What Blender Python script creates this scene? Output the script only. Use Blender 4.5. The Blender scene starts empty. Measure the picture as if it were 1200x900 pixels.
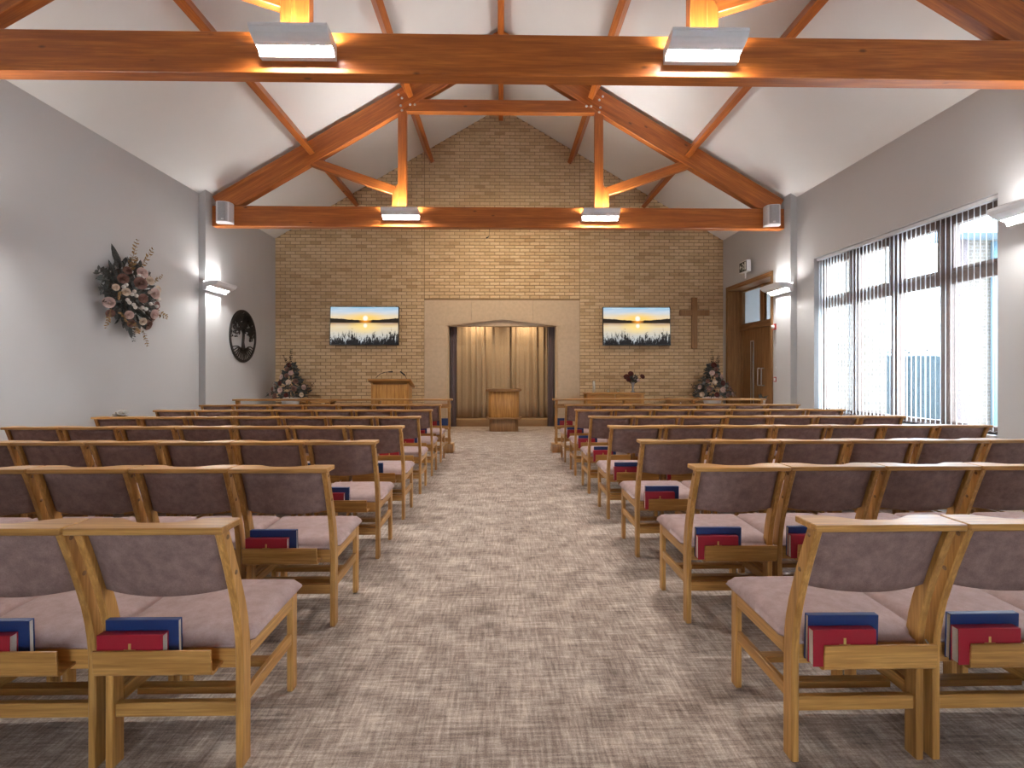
import bpy, bmesh, math, random
from mathutils import Vector, Matrix
random.seed(11)
PI = math.pi
S = bpy.context.scene
C = S.collection

# ------------------------------------------------------------------ camera, sky, exposure
cam_d = bpy.data.cameras.new('camera'); cam = bpy.data.objects.new('camera', cam_d); C.objects.link(cam)
cam.location = (0, 0, 1.29); cam.rotation_euler = (PI/2, 0, math.radians(-1.0))
cam_d.sensor_width = 36; cam_d.lens = 18.0; cam_d.shift_x = 2.5/1200; cam_d.shift_y = -15/1200
cam_d.clip_start = 0.05; cam_d.clip_end = 200
S.camera = cam
W = bpy.data.worlds.new('sky'); S.world = W; W.use_nodes = True
bg = W.node_tree.nodes['Background']; bg.inputs[0].default_value = (0.74, 0.87, 1.0, 1); bg.inputs[1].default_value = 10.0
vs = S.view_settings
vs.view_transform = 'Standard'; vs.look = 'None'; vs.gamma = 1.0; vs.use_curve_mapping = False
vs.exposure = 1.05
LAMP_COL = (1.0, 0.975, 0.945)
LAMP_UP = 105.0; LAMP_DOWN = 330.0; SPOT_W = 50.0; SCONCE = 0.40; ALCOVE_W = 32.0
S.cycles.max_bounces = 10; S.cycles.diffuse_bounces = 6; S.cycles.transparent_max_bounces = 24
S.cycles.sample_clamp_indirect = 8.0

# ------------------------------------------------------------------ room constants (metres)
HW = 5.03            # half width of the hall
YB = 11.5            # brick wall
YR = -3.2            # rear wall behind the camera
EAVE = 4.25; APEX = 7.22
SL = (APEX-EAVE)/HW
ANG = math.atan(SL)
def roof_z(x): return APEX-SL*abs(x)
TRUSS_Y = (4.40, 8.84, -0.04)

# ------------------------------------------------------------------ node helpers
class NT:
    def __init__(s, name):
        s.m = bpy.data.materials.new(name); s.m.use_nodes = True
        s.t = s.m.node_tree; s.n = s.t.nodes; s.l = s.t.links
        s.b = s.n['Principled BSDF']; s.out = s.n['Material Output']
    def put(s, inp, v):
        if hasattr(v, 'is_output'): s.l.new(v, inp)
        elif isinstance(v, (tuple, list)) and len(v) == 3 and inp.type == 'RGBA': inp.default_value = (*v, 1)
        else: inp.default_value = v
    def math(s, op, a, b=0.0, c=None, clamp=False):
        n = s.n.new('ShaderNodeMath'); n.operation = op; n.use_clamp = clamp
        s.put(n.inputs[0], a); s.put(n.inputs[1], b)
        if c is not None: s.put(n.inputs[2], c)
        return n.outputs[0]
    def mix(s, f, a, b, mode='MIX'):
        n = s.n.new('ShaderNodeMix'); n.data_type = 'RGBA'; n.blend_type = mode
        s.put(n.inputs[0], f); s.put(n.inputs[6], a); s.put(n.inputs[7], b)
        return n.outputs[2]
    def coord(s, kind='Object', scale=(1, 1, 1), loc=(0, 0, 0)):
        t = s.n.new('ShaderNodeTexCoord'); m = s.n.new('ShaderNodeMapping')
        m.inputs['Scale'].default_value = scale; m.inputs['Location'].default_value = loc
        s.l.new(t.outputs[kind], m.inputs[0]); return m.outputs[0]
    def noise(s, vec, scale=1.0, detail=3.0, rough=0.5, dist=0.0):
        n = s.n.new('ShaderNodeTexNoise'); s.put(n.inputs['Vector'], vec)
        n.inputs['Scale'].default_value = scale; n.inputs['Detail'].default_value = detail
        n.inputs['Roughness'].default_value = rough; n.inputs['Distortion'].default_value = dist
        return n.outputs[0]
    def vor(s, vec, scale=1.0):
        n = s.n.new('ShaderNodeTexVoronoi'); s.put(n.inputs['Vector'], vec); n.inputs['Scale'].default_value = scale
        return n.outputs[0]
    def ramp(s, f, stops, interp='LINEAR'):
        n = s.n.new('ShaderNodeValToRGB'); s.put(n.inputs[0], f); e = n.color_ramp.elements; n.color_ramp.interpolation = interp
        while len(e) < len(stops): e.new(0.5)
        for k, (p, c) in enumerate(stops):
            e[k].position = p; e[k].color = (*c, 1) if len(c) == 3 else c
        return n.outputs[0]
    def fit(s, v, a, b):
        n = s.n.new('ShaderNodeMapRange'); s.put(n.inputs[0], v); n.inputs[1].default_value = a; n.inputs[2].default_value = b
        return n.outputs[0]
    def sep(s, vec):
        n = s.n.new('ShaderNodeSeparateXYZ'); s.l.new(vec, n.inputs[0]); return n.outputs
    def objrand(s):
        return s.n.new('ShaderNodeObjectInfo').outputs['Random']
    def addv(s, vec, f):
        n = s.n.new('ShaderNodeVectorMath'); n.operation = 'ADD'; s.l.new(vec, n.inputs[0])
        c = s.n.new('ShaderNodeCombineXYZ')
        for k in range(3): s.put(c.inputs[k], f)
        s.l.new(c.outputs[0], n.inputs[1]); return n.outputs[0]
    def bump(s, h, strength=0.3, dist=0.01):
        n = s.n.new('ShaderNodeBump'); n.inputs['Strength'].default_value = strength; n.inputs['Distance'].default_value = dist
        s.put(n.inputs['Height'], h); s.l.new(n.outputs[0], s.b.inputs['Normal'])
    def col(s, v): s.put(s.b.inputs['Base Color'], v); return s
    def rough(s, v): s.put(s.b.inputs['Roughness'], v); return s
    def set(s, k, v): s.put(s.b.inputs[k], v); return s

def plain(name, col, rough=0.6, var=0.06, scale=30, metal=0.0):
    t = NT(name); n = t.noise(t.coord(), scale, 3)
    a = tuple(c*(1-var) for c in col); b = tuple(min(1, c*(1+var)) for c in col)
    t.col(t.ramp(n, [(0.3, a), (0.7, b)])).rough(rough).set('Metallic', metal)
    return t.m

def wood(name, axis, dark, mid, light, rough=0.36, knots=False, scale=1.0):
    t = NT(name)
    sc = [26*scale, 26*scale, 26*scale]; sc[axis] = 1.6*scale
    v = t.addv(t.coord('Object', tuple(sc)), t.math('MULTIPLY', t.objrand(), 37.0))
    n1 = t.noise(v, 1.0, 5, 0.6, 0.6)
    sc2 = [120*scale]*3; sc2[axis] = 5*scale
    n2 = t.noise(t.addv(t.coord('Object', tuple(sc2)), t.math('MULTIPLY', t.objrand(), 11.0)), 1.0, 3, 0.6)
    c = t.ramp(n1, [(0.30, dark), (0.50, mid), (0.72, light)])
    c = t.mix(t.math('MULTIPLY', t.fit(n2, 0.62, 0.38), 0.60), c, dark)
    hs = t.n.new('ShaderNodeHueSaturation'); t.l.new(c, hs.inputs['Color'])
    t.put(hs.inputs['Value'], t.math('MULTIPLY_ADD', t.objrand(), 0.24, 0.88))
    c = hs.outputs[0]
    if knots:
        kv = [5.5, 5.5, 5.5]; kv[axis] = 2.4
        d = t.vor(t.addv(t.coord('Object', tuple(kv)), t.math('MULTIPLY', t.objrand(), 23.0)), 1.0)
        c = t.mix(t.math('MULTIPLY', t.fit(d, 0.11, 0.05), 0.75), c, tuple(k*0.22 for k in dark))
    t.col(c).rough(rough); t.bump(n2, 0.06, 0.002)
    return t.m

OAK = [wood('oak_grain_%s' % 'xyz'[a], a, (0.28, 0.122, 0.027), (0.49, 0.240, 0.062), (0.66, 0.360, 0.112)) for a in range(3)]
OAKD = [wood('joinery_oak_%s' % 'xyz'[a], a, (0.19, 0.090, 0.030), (0.30, 0.150, 0.052), (0.40, 0.215, 0.085), 0.5) for a in range(3)]
FIR = [wood("fir_beam_%s" % "xyz"[a], a, (0.250, 0.062, 0.008), (0.430, 0.120, 0.016), (0.560, 0.180, 0.030), 0.42, True, 0.55) for a in range(3)]

def fabric(name, dark, light, weave=0.0):
    t = NT(name)
    v = t.addv(t.coord('Object'), t.math('MULTIPLY', t.objrand(), 9.0))
    n = t.noise(v, 22, 5, 0.7); n2 = t.noise(v, 300, 2, 0.6)
    f = t.math('ADD', t.math('MULTIPLY', n, 0.7), t.math('MULTIPLY', n2, 0.3))
    t.col(t.ramp(f, [(0.35, dark), (0.65, light)])).rough(0.95)
    t.bump(n2, 0.35, 0.002)
    return t.m
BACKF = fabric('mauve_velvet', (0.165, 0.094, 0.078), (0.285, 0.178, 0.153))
SEATF = fabric('mauve_velvet_lit', (0.300, 0.200, 0.185), (0.410, 0.290, 0.268))  # backrest velvet in a lighter tone: light on the upward seats painted in

def plaster(name, col):
    t = NT(name); n = t.noise(t.coord(), 1.3, 4); n2 = t.noise(t.coord(), 180, 3)
    t.col(t.ramp(n, [(0.3, tuple(c*0.965 for c in col)), (0.7, col)])).rough(0.92); t.bump(n2, 0.08, 0.002)
    return t.m
WALLM = plaster('wall_paint', (0.53, 0.53, 0.53))
CEILM = plaster('ceiling_paint', (0.76, 0.75, 0.73))
WHITEM = plain('white_enamel', (0.70, 0.70, 0.71), 0.35, 0.02)

def carpet():
    t = NT('woven_carpet'); o = t.coord()
    w = t.noise(t.coord('Object', (7, 7, 1)), 1.0, 2, 0.5)
    a = t.noise(t.coord('Object', (7, 70, 1)), 1.0, 3, 0.7); b = t.noise(t.coord('Object', (70, 7, 1), (3, 7, 0)), 1.0, 3, 0.7)
    big = t.noise(t.coord('Object', (3.0, 6.5, 1)), 1.0, 4, 0.65); fine = t.noise(t.coord('Object', (150, 210, 1)), 1.0, 2, 0.8)
    f = t.math('ADD', t.math('MULTIPLY', a, 0.30), t.math('MULTIPLY', t.math('ADD', b, t.math('MULTIPLY', t.math('SUBTRACT', w, 0.5), 0.5)), 0.30))
    f = t.math('ADD', f, t.math('MULTIPLY', big, 0.22)); f = t.math('ADD', f, t.math('MULTIPLY', fine, 0.20))
    t.col(t.ramp(f, [(0.38, (0.115, 0.080, 0.064)), (0.50, (0.340, 0.262, 0.212)), (0.61, (0.62, 0.52, 0.43))])).rough(0.97)
    t.bump(fine, 0.5, 0.004); return t.m
CARPET = carpet()

def brickm():
    t = NT('buff_brick')
    g = t.n.new('ShaderNodeNewGeometry').outputs['Random Per Island']
    r = t.math('FRACT', t.math('ADD', t.math('MULTIPLY', g, 7.31), t.math('MULTIPLY', t.objrand(), 5.17)))
    c = t.ramp(r, [(0.0, (0.480, 0.325, 0.175)), (0.12, (0.590, 0.420, 0.240)), (0.6, (0.650, 0.475, 0.280)), (1.0, (0.700, 0.530, 0.330))])
    n = t.noise(t.coord(), 45, 4, 0.7); c = t.mix(t.math('MULTIPLY', t.fit(n, 0.5, 0.75), 0.35), c, (0.22, 0.14, 0.08))
    t.col(c).rough(0.9); t.bump(n, 0.4, 0.004); return t.m
BRICK = brickm()
MORTAR = plain('mortar', (0.27, 0.185, 0.105), 0.95, 0.12, 60)
STONE = plain('limestone', (0.56, 0.435, 0.305), 0.85, 0.06, 14)
STONEJ = plain('stone_joint', (0.46, 0.36, 0.26), 0.9)
def metal(name, col, rough): return plain(name, col, rough, 0.03, 40, 0.9)
STEEL = metal('brushed_steel', (0.55, 0.54, 0.52), 0.35)
BLACK = plain('black_plastic', (0.012, 0.012, 0.014), 0.35, 0.1)
IRON = plain('black_iron', (0.014, 0.012, 0.011), 0.55, 0.2)
UPVC = plain('brown_window_frame', (0.150, 0.092, 0.068), 0.45, 0.12)
def emit(name, col, st):
    t = NT(name); t.col((0.8, 0.8, 0.8)).set('Emission Color', (*col, 1)).set('Emission Strength', st); return t.m
GLOW_D = emit('lamp_diffuser_lit', LAMP_COL, LAMP_DOWN)
GLOW_U = emit('lamp_uplight_lit', LAMP_COL, LAMP_UP)
GLOW_SD = emit('sconce_diffuser_lit', LAMP_COL, LAMP_DOWN*SCONCE); GLOW_SU = emit('sconce_uplight_lit', LAMP_COL, LAMP_UP*SCONCE)
def glass(name, tint=(0.95, 0.97, 0.98), gloss=0.08):
    t = NT(name); tr = t.n.new('ShaderNodeBsdfTransparent'); tr.inputs[0].default_value = (*tint, 1)
    gl = t.n.new('ShaderNodeBsdfGlossy'); gl.inputs['Roughness'].default_value = 0.02
    lw = t.n.new('ShaderNodeLayerWeight'); lw.inputs[0].default_value = 0.5
    fr = t.math('MULTIPLY_ADD', t.math('POWER', lw.outputs['Facing'], 4.0), 0.35, 0.03)
    mx = t.n.new('ShaderNodeMixShader'); t.l.new(fr, mx.inputs[0]); t.l.new(tr.outputs[0], mx.inputs[1]); t.l.new(gl.outputs[0], mx.inputs[2])
    t.l.new(mx.outputs[0], t.out.inputs[0]); return t.m
GLASS = glass('clear_glass')
def frosted():
    t = NT('frosted_glass'); a = t.n.new('ShaderNodeBsdfTranslucent'); a.inputs[0].default_value = (0.60, 0.68, 0.72, 1)
    b = t.n.new('ShaderNodeBsdfGlossy'); b.inputs['Roughness'].default_value = 0.25
    mx = t.n.new('ShaderNodeMixShader'); mx.inputs[0].default_value = 0.07
    t.l.new(a.outputs[0], mx.inputs[1]); t.l.new(b.outputs[0], mx.inputs[2]); t.l.new(mx.outputs[0], t.out.inputs[0]); return t.m
FROST = frosted()
def slatm():
    t = NT('blind_fabric'); a = t.n.new('ShaderNodeBsdfTranslucent'); a.inputs[0].default_value = (0.62, 0.63, 0.64, 1)
    b = t.n.new('ShaderNodeBsdfDiffuse'); n = t.noise(t.coord('Object', (60, 60, 4)), 4, 2)
    t.l.new(t.ramp(n, [(0.3, (0.72, 0.72, 0.72)), (0.7, (0.8, 0.8, 0.8))]), b.inputs[0])
    mx = t.n.new('ShaderNodeMixShader'); mx.inputs[0].default_value = 0.55
    t.l.new(a.outputs[0], mx.inputs[1]); t.l.new(b.outputs[0], mx.inputs[2]); t.l.new(mx.outputs[0], t.out.inputs[0]); return t.m
SLAT = slatm()
def curtainm(name, a, b):
    t = NT(name); n = t.noise(t.coord('Object', (300, 300, 40)), 1.0, 3)
    t.col(t.ramp(n, [(0.3, a), (0.7, b)])).rough(0.85).set('Sheen Weight', 0.2); return t.m
DRAPE = curtainm('gold_drape', (0.30, 0.205, 0.115), (0.42, 0.30, 0.18))
PURPLE = curtainm('purple_drape', (0.115, 0.085, 0.095), (0.16, 0.12, 0.13))

# ------------------------------------------------------------------ mesh helpers
class MB:
    def __init__(s): s.v = []; s.f = []; s.sm = []
    def add(s, vs, fs, smooth=False):
        o = len(s.v); s.v += [tuple(p) for p in vs]; s.f += [tuple(i+o for i in f) for f in fs]; s.sm += [smooth]*len(fs); return s
    def box(s, x0, x1, y0, y1, z0, z1, M=None):
        p = [(x, y, z) for z in (z0, z1) for y in (y0, y1) for x in (x0, x1)]
        if M: p = [M @ Vector(q) for q in p]
        return s.add(p, [(0, 2, 3, 1), (4, 5, 7, 6), (0, 1, 5, 4), (2, 6, 7, 3), (0, 4, 6, 2), (1, 3, 7, 5)])
    def prism(s, poly, a0, a1, axis, smooth=False):
        # poly in the two remaining axes (cyclic order), extruded along axis
        def mk(u, v, a):
            return {0: (a, u, v), 1: (u, a, v), 2: (u, v, a)}[axis]
        n = len(poly); p = [mk(u, v, a0) for u, v in poly]+[mk(u, v, a1) for u, v in poly]
        fs = [(k, (k+1) % n, n+(k+1) % n, n+k) for k in range(n)]
        s.add(p, fs, smooth); o = len(s.v)-2*n
        s.f += [tuple(range(o+n-1, o-1, -1)), tuple(range(o+n, o+2*n))]; s.sm += [False, False]; return s
    def tube(s, pts, rads, seg=8, cap=True, flat=None):
        pts = [Vector(p) for p in pts]; n = len(pts)
        if not isinstance(rads, (list, tuple)): rads = [rads]*n
        vs = []
        up = Vector((0, 0, 1))
        for k, p in enumerate(pts):
            d = (pts[min(k+1, n-1)]-pts[max(k-1, 0)]).normalized()
            a = d.cross(up if abs(d.z) < 0.95 else Vector((1, 0, 0))).normalized(); b = d.cross(a).normalized()
            for j in range(seg):
                t = 2*PI*j/seg; vs.append(p+(a*math.cos(t)+b*math.sin(t))*rads[k])
        fs = [(k*seg+j, k*seg+(j+1) % seg, (k+1)*seg+(j+1) % seg, (k+1)*seg+j) for k in range(n-1) for j in range(seg)]
        if cap: fs += [tuple(range(seg-1, -1, -1)), tuple(range((n-1)*seg, n*seg))]
        return s.add(vs, fs, True)
    def lathe(s, prof, seg=24, c=(0, 0, 0)):
        vs = [(c[0]+r*math.cos(2*PI*j/seg), c[1]+r*math.sin(2*PI*j/seg), c[2]+z) for r, z in prof for j in range(seg)]
        n = len(prof)
        fs = [(k*seg+j, k*seg+(j+1) % seg, (k+1)*seg+(j+1) % seg, (k+1)*seg+j) for k in range(n-1) for j in range(seg)]
        return s.add(vs, fs, True)
    def grid(s, nu, nv, fn, smooth=True, closed=False):
        vs = [fn(i/(nu-1), j/(nv-1)) for i in range(nu) for j in range(nv)]
        fs = [(i*nv+j, i*nv+j+1, (i+1)*nv+j+1, (i+1)*nv+j) for i in range(nu-1) for j in range(nv-1)]
        return s.add(vs, fs, smooth)
    def mesh(s, name, mat, bevel=0.0, seg=2, fixn=True):
        me = bpy.data.meshes.new(name); me.from_pydata(s.v, [], s.f)
        for p, k in zip(me.polygons, s.sm): p.use_smooth = k
        if fixn or bevel:
            bm = bmesh.new(); bm.from_mesh(me)
            if fixn: bmesh.ops.recalc_face_normals(bm, faces=bm.faces)
            if bevel:
                es = [e for e in bm.edges if len(e.link_faces) == 2 and e.calc_face_angle(0) > 0.5]
                bmesh.ops.bevel(bm, geom=es, offset=bevel, segments=seg, profile=0.6, affect='EDGES')
                for f in bm.faces: f.smooth = True
            bm.to_mesh(me); bm.free()
            if bevel and hasattr(me, 'set_sharp_from_angle'): me.set_sharp_from_angle(angle=0.7)
        for m in (mat if isinstance(mat, list) else [mat]): me.materials.append(m)
        return me
    def obj(s, name, mat, parent=None, bevel=0.0, seg=2, M=None, fixn=True):
        return link(name, s.mesh(name, mat, bevel, seg, fixn), parent, M)

def link(name, me, parent=None, M=None):
    o = bpy.data.objects.new(name, me); C.objects.link(o)
    if parent: o.parent = parent
    if M is not None: o.matrix_local = M
    return o
def tag(o, label, cat, group=None, kind=None):
    if label: o['label'] = label
    if cat: o['category'] = cat
    if group: o['group'] = group
    if kind: o['kind'] = kind
    return o
def thing(name, label, cat, loc=(0, 0, 0), rz=0, group=None):
    o = bpy.data.objects.new(name, None); C.objects.link(o); o.empty_display_size = 0.1
    o.location = loc; o.rotation_euler = (0, 0, rz)
    return tag(o, label, cat, group)
def struct(o): o['kind'] = 'structure'; return o
def copy_tree(o, parent=None):
    c = o.copy(); C.objects.link(c); c.parent = parent
    for ch in o.children: copy_tree(ch, c)
    return c
def T(x, y, z): return Matrix.Translation((x, y, z))
def Rz(a): return Matrix.Rotation(a, 4, 'Z')
def Ry(a): return Matrix.Rotation(a, 4, 'Y')
def Rx(a): return Matrix.Rotation(a, 4, 'X')

# ================================================================== THE SETTING
fl = struct(MB().box(-HW-0.4, HW+0.4, YR-0.3, YB, -0.12, 0.0).obj('floor', CARPET)); fl['label'] = 'brown and grey cross-woven carpet'

# ceiling: two sloping slabs and (beyond the rear wall plane) nothing
for sgn, nm in ((-1, 'ceiling_left'), (1, 'ceiling_right')):
    x = sgn*(HW+0.5); z = roof_z(x)
    m = MB().prism([(0, APEX), (x, z), (x, z+0.25), (0, APEX+0.25)], YR-0.3, YB+0.3, 1)
    struct(m.obj('ceiling', CEILM))['label'] = 'white sloping ceiling plane, %s side' % ('left' if sgn < 0 else 'right')

# side walls
TH = 0.38
DY0, DY1, DH = 9.42, 11.28, 3.10
WY0, WY1, WZ0, WZ1 = 5.10, 8.14, 0.64, 3.10
VY0, VY1 = 0.60, 3.64                       # same window in the bay beside the camera
wl = struct(MB().box(-HW-TH, -HW, YR-0.3, YB+0.3, -0.1, EAVE+0.05).obj('wall_left', WALLM)); wl['label'] = 'light grey painted left wall'
m = MB()
for a, b in ((YR-0.3, VY0), (VY1, WY0), (WY1, DY0), (DY1, YB+0.3)): m.box(HW, HW+TH, a, b, -0.1, EAVE+0.05)
for a, b in ((VY0, VY1), (WY0, WY1)): m.box(HW, HW+TH, a, b, -0.1, WZ0); m.box(HW, HW+TH, a, b, WZ1, EAVE+0.05)
m.box(HW, HW+TH, DY0, DY1, DH, EAVE+0.05)
wr = struct(m.obj('wall_right', WALLM)); wr['label'] = 'light grey painted right wall with window and door'
for par, sgn in ((wl, -1), (wr, 1)):
    for y in (TRUSS_Y[0]+0.06, TRUSS_Y[1], TRUSS_Y[2]):
        zt = roof_z(HW-0.11)
        MB().prism([(sgn*(HW+0.01), 0), (sgn*(HW-0.11), 0), (sgn*(HW-0.11), zt+0.02), (sgn*(HW+0.01), zt)], y-0.225, y+0.225, 1).obj('pilaster', WALLM, par)
# rear wall behind the camera, with an opening added to let in daylight
RX, RZ1 = 0.55, 2.1
m = MB().box(-HW, -RX, YR-0.3, YR, -0.1, EAVE); m.box(RX, HW, YR-0.3, YR, -0.1, EAVE); m.box(-RX, RX, YR-0.3, YR, RZ1, EAVE)
m.prism([(-HW, EAVE), (HW, EAVE), (0, APEX)], YR-0.3, YR, 1)
struct(m.obj('wall_rear', WALLM))['label'] = 'light grey rear gable wall with added daylight opening'

# ---------------- back wall: mortar slab with bricks laid on it
OPX0, OPX1, OPZ = -1.185, 1.245, 2.31       # alcove opening
STX0, STX1, STZ = -1.715, 1.775, 2.88       # stone surround
m = MB()
m.box(-HW, STX0, YB+0.012, YB+0.3, -0.1, EAVE); m.box(STX1, HW, YB+0.012, YB+0.3, -0.1, EAVE); m.box(STX0, STX1, YB+0.012, YB+0.3, STZ, EAVE)
m.prism([(-HW, EAVE), (HW, EAVE), (0, APEX)], YB+0.012, YB+0.3, 1)
wb = struct(m.obj('wall_back', MORTAR)); wb['label'] = 'buff brick gable wall with movement joints'
BW, BH, CW, CH = 0.215, 0.065, 0.225, 0.075
def brick_box(mb, x0, x1, z0, dy):
    e = 0.004; y0 = YB-dy; y1 = YB+0.014; z1 = z0+BH
    vs = [(x0, y1, z0), (x1, y1, z0), (x1, y1, z1), (x0, y1, z1),
          (x0+e, y0, z0+e), (x1-e, y0, z0+e), (x1-e, y0, z1-e), (x0+e, y0, z1-e)]
    mb.add(vs, [(4, 5, 6, 7), (0, 1, 5, 4), (1, 2, 6, 5), (2, 3, 7, 6), (3, 0, 4, 7)])
full = []; rest = MB(); nb = 0
for k in range(96):
    z = k*CH
    lim = HW if z+BH*0.5 < EAVE else (APEX-z-BH*0.5)/SL
    if lim < 0.06: break
    for (p0, p1) in ((-HW, STX0-0.006), (STX0+0.006, STX1-0.006), (STX1+0.006, HW)):
        if p0 > -2 and p0 < 1 and z < STZ: continue
        x = p0-(CW/2 if k % 2 else 0)
        while x < p1:
            a, b = max(x, p0, -lim), min(x+BW, p1, lim)
            if b-a > 0.03:
                dy = random.uniform(0, 0.004)
                if b-a > BW-0.001: full.append((a, b, z, dy))
                else: brick_box(rest, a, b, z, dy)
            x += CW
# the 300 that show largest: whole bricks of the middle panel, nearest to the aisle axis and in plain view
vis = sorted(full, key=lambda q: (abs((q[0]+q[1])/2-0.03)/2.2)**2+((q[2]-3.3)/0.9)**2)
sel = vis[:300]; selset = set(sel)
for q in full:
    if q not in selset: brick_box(rest, *q)
one = MB(); brick_box(one, -BW/2, BW/2, 0.0, 0.002); bme = one.mesh('brick', BRICK, fixn=False)
for a, b, z, dy in sel:
    o = link('brick', bme, wb); o.location = ((a+b)/2, -dy, z)
rb = rest.obj('bricks', BRICK, wb, fixn=False); rb['kind'] = 'stuff'

# ---------------- stone surround with shallow pointed arch
tr = struct(MB().box(STX0+0.03, OPX0-0.02, YB+0.02, YB+0.34, 0, STZ-0.02).box(OPX1+0.02, STX1-0.03, YB+0.02, YB+0.34, 0, STZ-0.02)
            .box(OPX0-0.02, OPX1+0.02, YB+0.10, YB+0.34, OPZ+0.02, STZ-0.02).obj('trim_1', STONEJ)); tr['label'] = 'pale limestone surround of the curtained alcove'
nblk = 8; hb = OPZ/nblk
for x0, x1, xi, sg in ((STX0, OPX0, OPX0, 1), (OPX1, STX1, OPX1, -1)):
    for k in range(nblk):
        z0, z1 = k*hb+0.002, (k+1)*hb-0.002
        c = 0.045   # chamfered reveal edge
        if sg > 0: poly = [(x0, YB-0.012), (xi-c, YB-0.012), (xi, YB-0.012+c), (xi, YB+0.30), (x0, YB+0.30)]
        else: poly = [(xi+c, YB-0.012), (x1, YB-0.012), (x1, YB+0.30), (xi, YB+0.30), (xi, YB-0.012+c)]
        MB().prism(poly, z0, z1, 2).obj('stone_block', STONE, tr)
pk = 2.45; xm = (OPX0+OPX1)/2; j1, j2 = -0.66, 0.72
def archz(x): return OPZ+(pk-OPZ)*(1-abs(x-xm)/(OPX1-xm))
for a, b in ((STX0, j1), (j1, j2), (j2, STX1)):
    a2, b2 = a+0.002, b-0.002
    low = [(x, archz(x) if OPX0 <= x <= OPX1 else OPZ+0.002) for x in sorted({a2, b2, *[q for q in (OPX0, xm, OPX1) if a2 < q < b2]})]
    MB().prism(low+[(b2, STZ), (a2, STZ)], YB-0.012, YB+0.09, 1).obj('lintel_stone', STONE, tr)
mo = MB()   # raised hood moulding following the arch
for sg in (-1, 1):
    xe = OPX0 if sg < 0 else OPX1
    mo.prism([(xe, OPZ+0.035), (xm, pk+0.035), (xm, pk+0.06), (xe, OPZ+0.06)], YB-0.02, YB+0.0, 1)
mo.obj('hood_moulding', STONE, tr)
MB().box(OPX0-0.01, OPX1+0.01, YB+0.09, YB+0.30, OPZ, STZ-0.05).obj('inner_lintel', STONE, tr)

# alcove behind
AY = 12.75
m = MB(); m.box(OPX0-0.5, OPX1+0.5, AY, AY+0.15, -0.1, 3.0); m.box(OPX0-0.6, OPX0-0.45, YB+0.3, AY, -0.1, 3.0); m.box(OPX1+0.45, OPX1+0.6, YB+0.3, AY, -0.1, 3.0)
m.box(OPX0-0.5, OPX1+0.5, YB+0.3, AY, 2.85, 3.0)
struct(m.obj('wall_alcove', WALLM))['label'] = 'plain wall lining of the alcove behind the curtains'
struct(MB().box(OPX0-0.45, OPX1+0.45, YB, AY, -0.12, 0.0).obj('floor_alcove', CARPET))['label'] = 'carpeted floor of the alcove'
STEPM = plain('brown_step_carpet', (0.33, 0.20, 0.10), 0.95, 0.15, 60)
st = MB().box(OPX0-0.4, OPX1+0.4, 11.95, AY-0.02, 0.0, 0.17).obj('alcove_step', STEPM, None, 0.008); tag(st, 'low brown step under the gold curtain in the alcove', 'step')

def drape(name, x0, x1, y, z0, z1, mat, amp, folds, label, phase=0.0, axis='x', seed=1):
    rnd = random.Random(seed)
    ks = [rnd.uniform(0.7, 1.4) for _ in range(60)]; acc = [0]
    for k in ks: acc.append(acc[-1]+k)
    def ph(u):
        t = u*folds; i = int(min(t, 58)); return acc[i]+(t-i)*ks[i]
    def fn(u, v):
        p = ph(u)*2*PI+phase
        a = amp*(0.55+0.45*math.sin(u*9+seed))
        d = a*math.sin(p)+0.35*a*math.sin(2.3*p+1.1+0.8*v)
        d *= 0.75+0.35*(1-v)
        q = x0+(x1-x0)*u+0.012*math.sin(p*0.5+2*v)
        z = z0+(z1-z0)*v
        return (q, y+d, z) if axis == 'x' else (y+d, q, z)
    mb = MB(); mb.grid(int(folds*14)+1, 9, fn)
    o = mb.obj(name, mat, None, fixn=False)
    s = o.modifiers.new('thick', 'SOLIDIFY'); s.thickness = 0.006
    return tag(o, label, 'curtain', 'curtains in the alcove')
drape('curtain', OPX0+0.02, 0.20, 12.22, 0.185, 2.62, DRAPE, 0.045, 8.5, 'left half of the gold pleated curtain closing the alcove', seed=3)
drape('curtain', 0.16, OPX1-0.02, 12.26, 0.185, 2.62, DRAPE, 0.045, 7.5, 'right half of the gold pleated curtain closing the alcove', seed=8)
drape('side_curtain', OPX0+0.005, OPX0+0.165, 11.88, 0.012, 2.62, PURPLE, 0.028, 3, 'dark purple side curtain at the left edge of the alcove', seed=5)
drape('side_curtain', OPX1-0.165, OPX1-0.005, 11.88, 0.012, 2.62, PURPLE, 0.028, 3, 'dark purple side curtain at the right edge of the alcove', seed=6)

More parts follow.
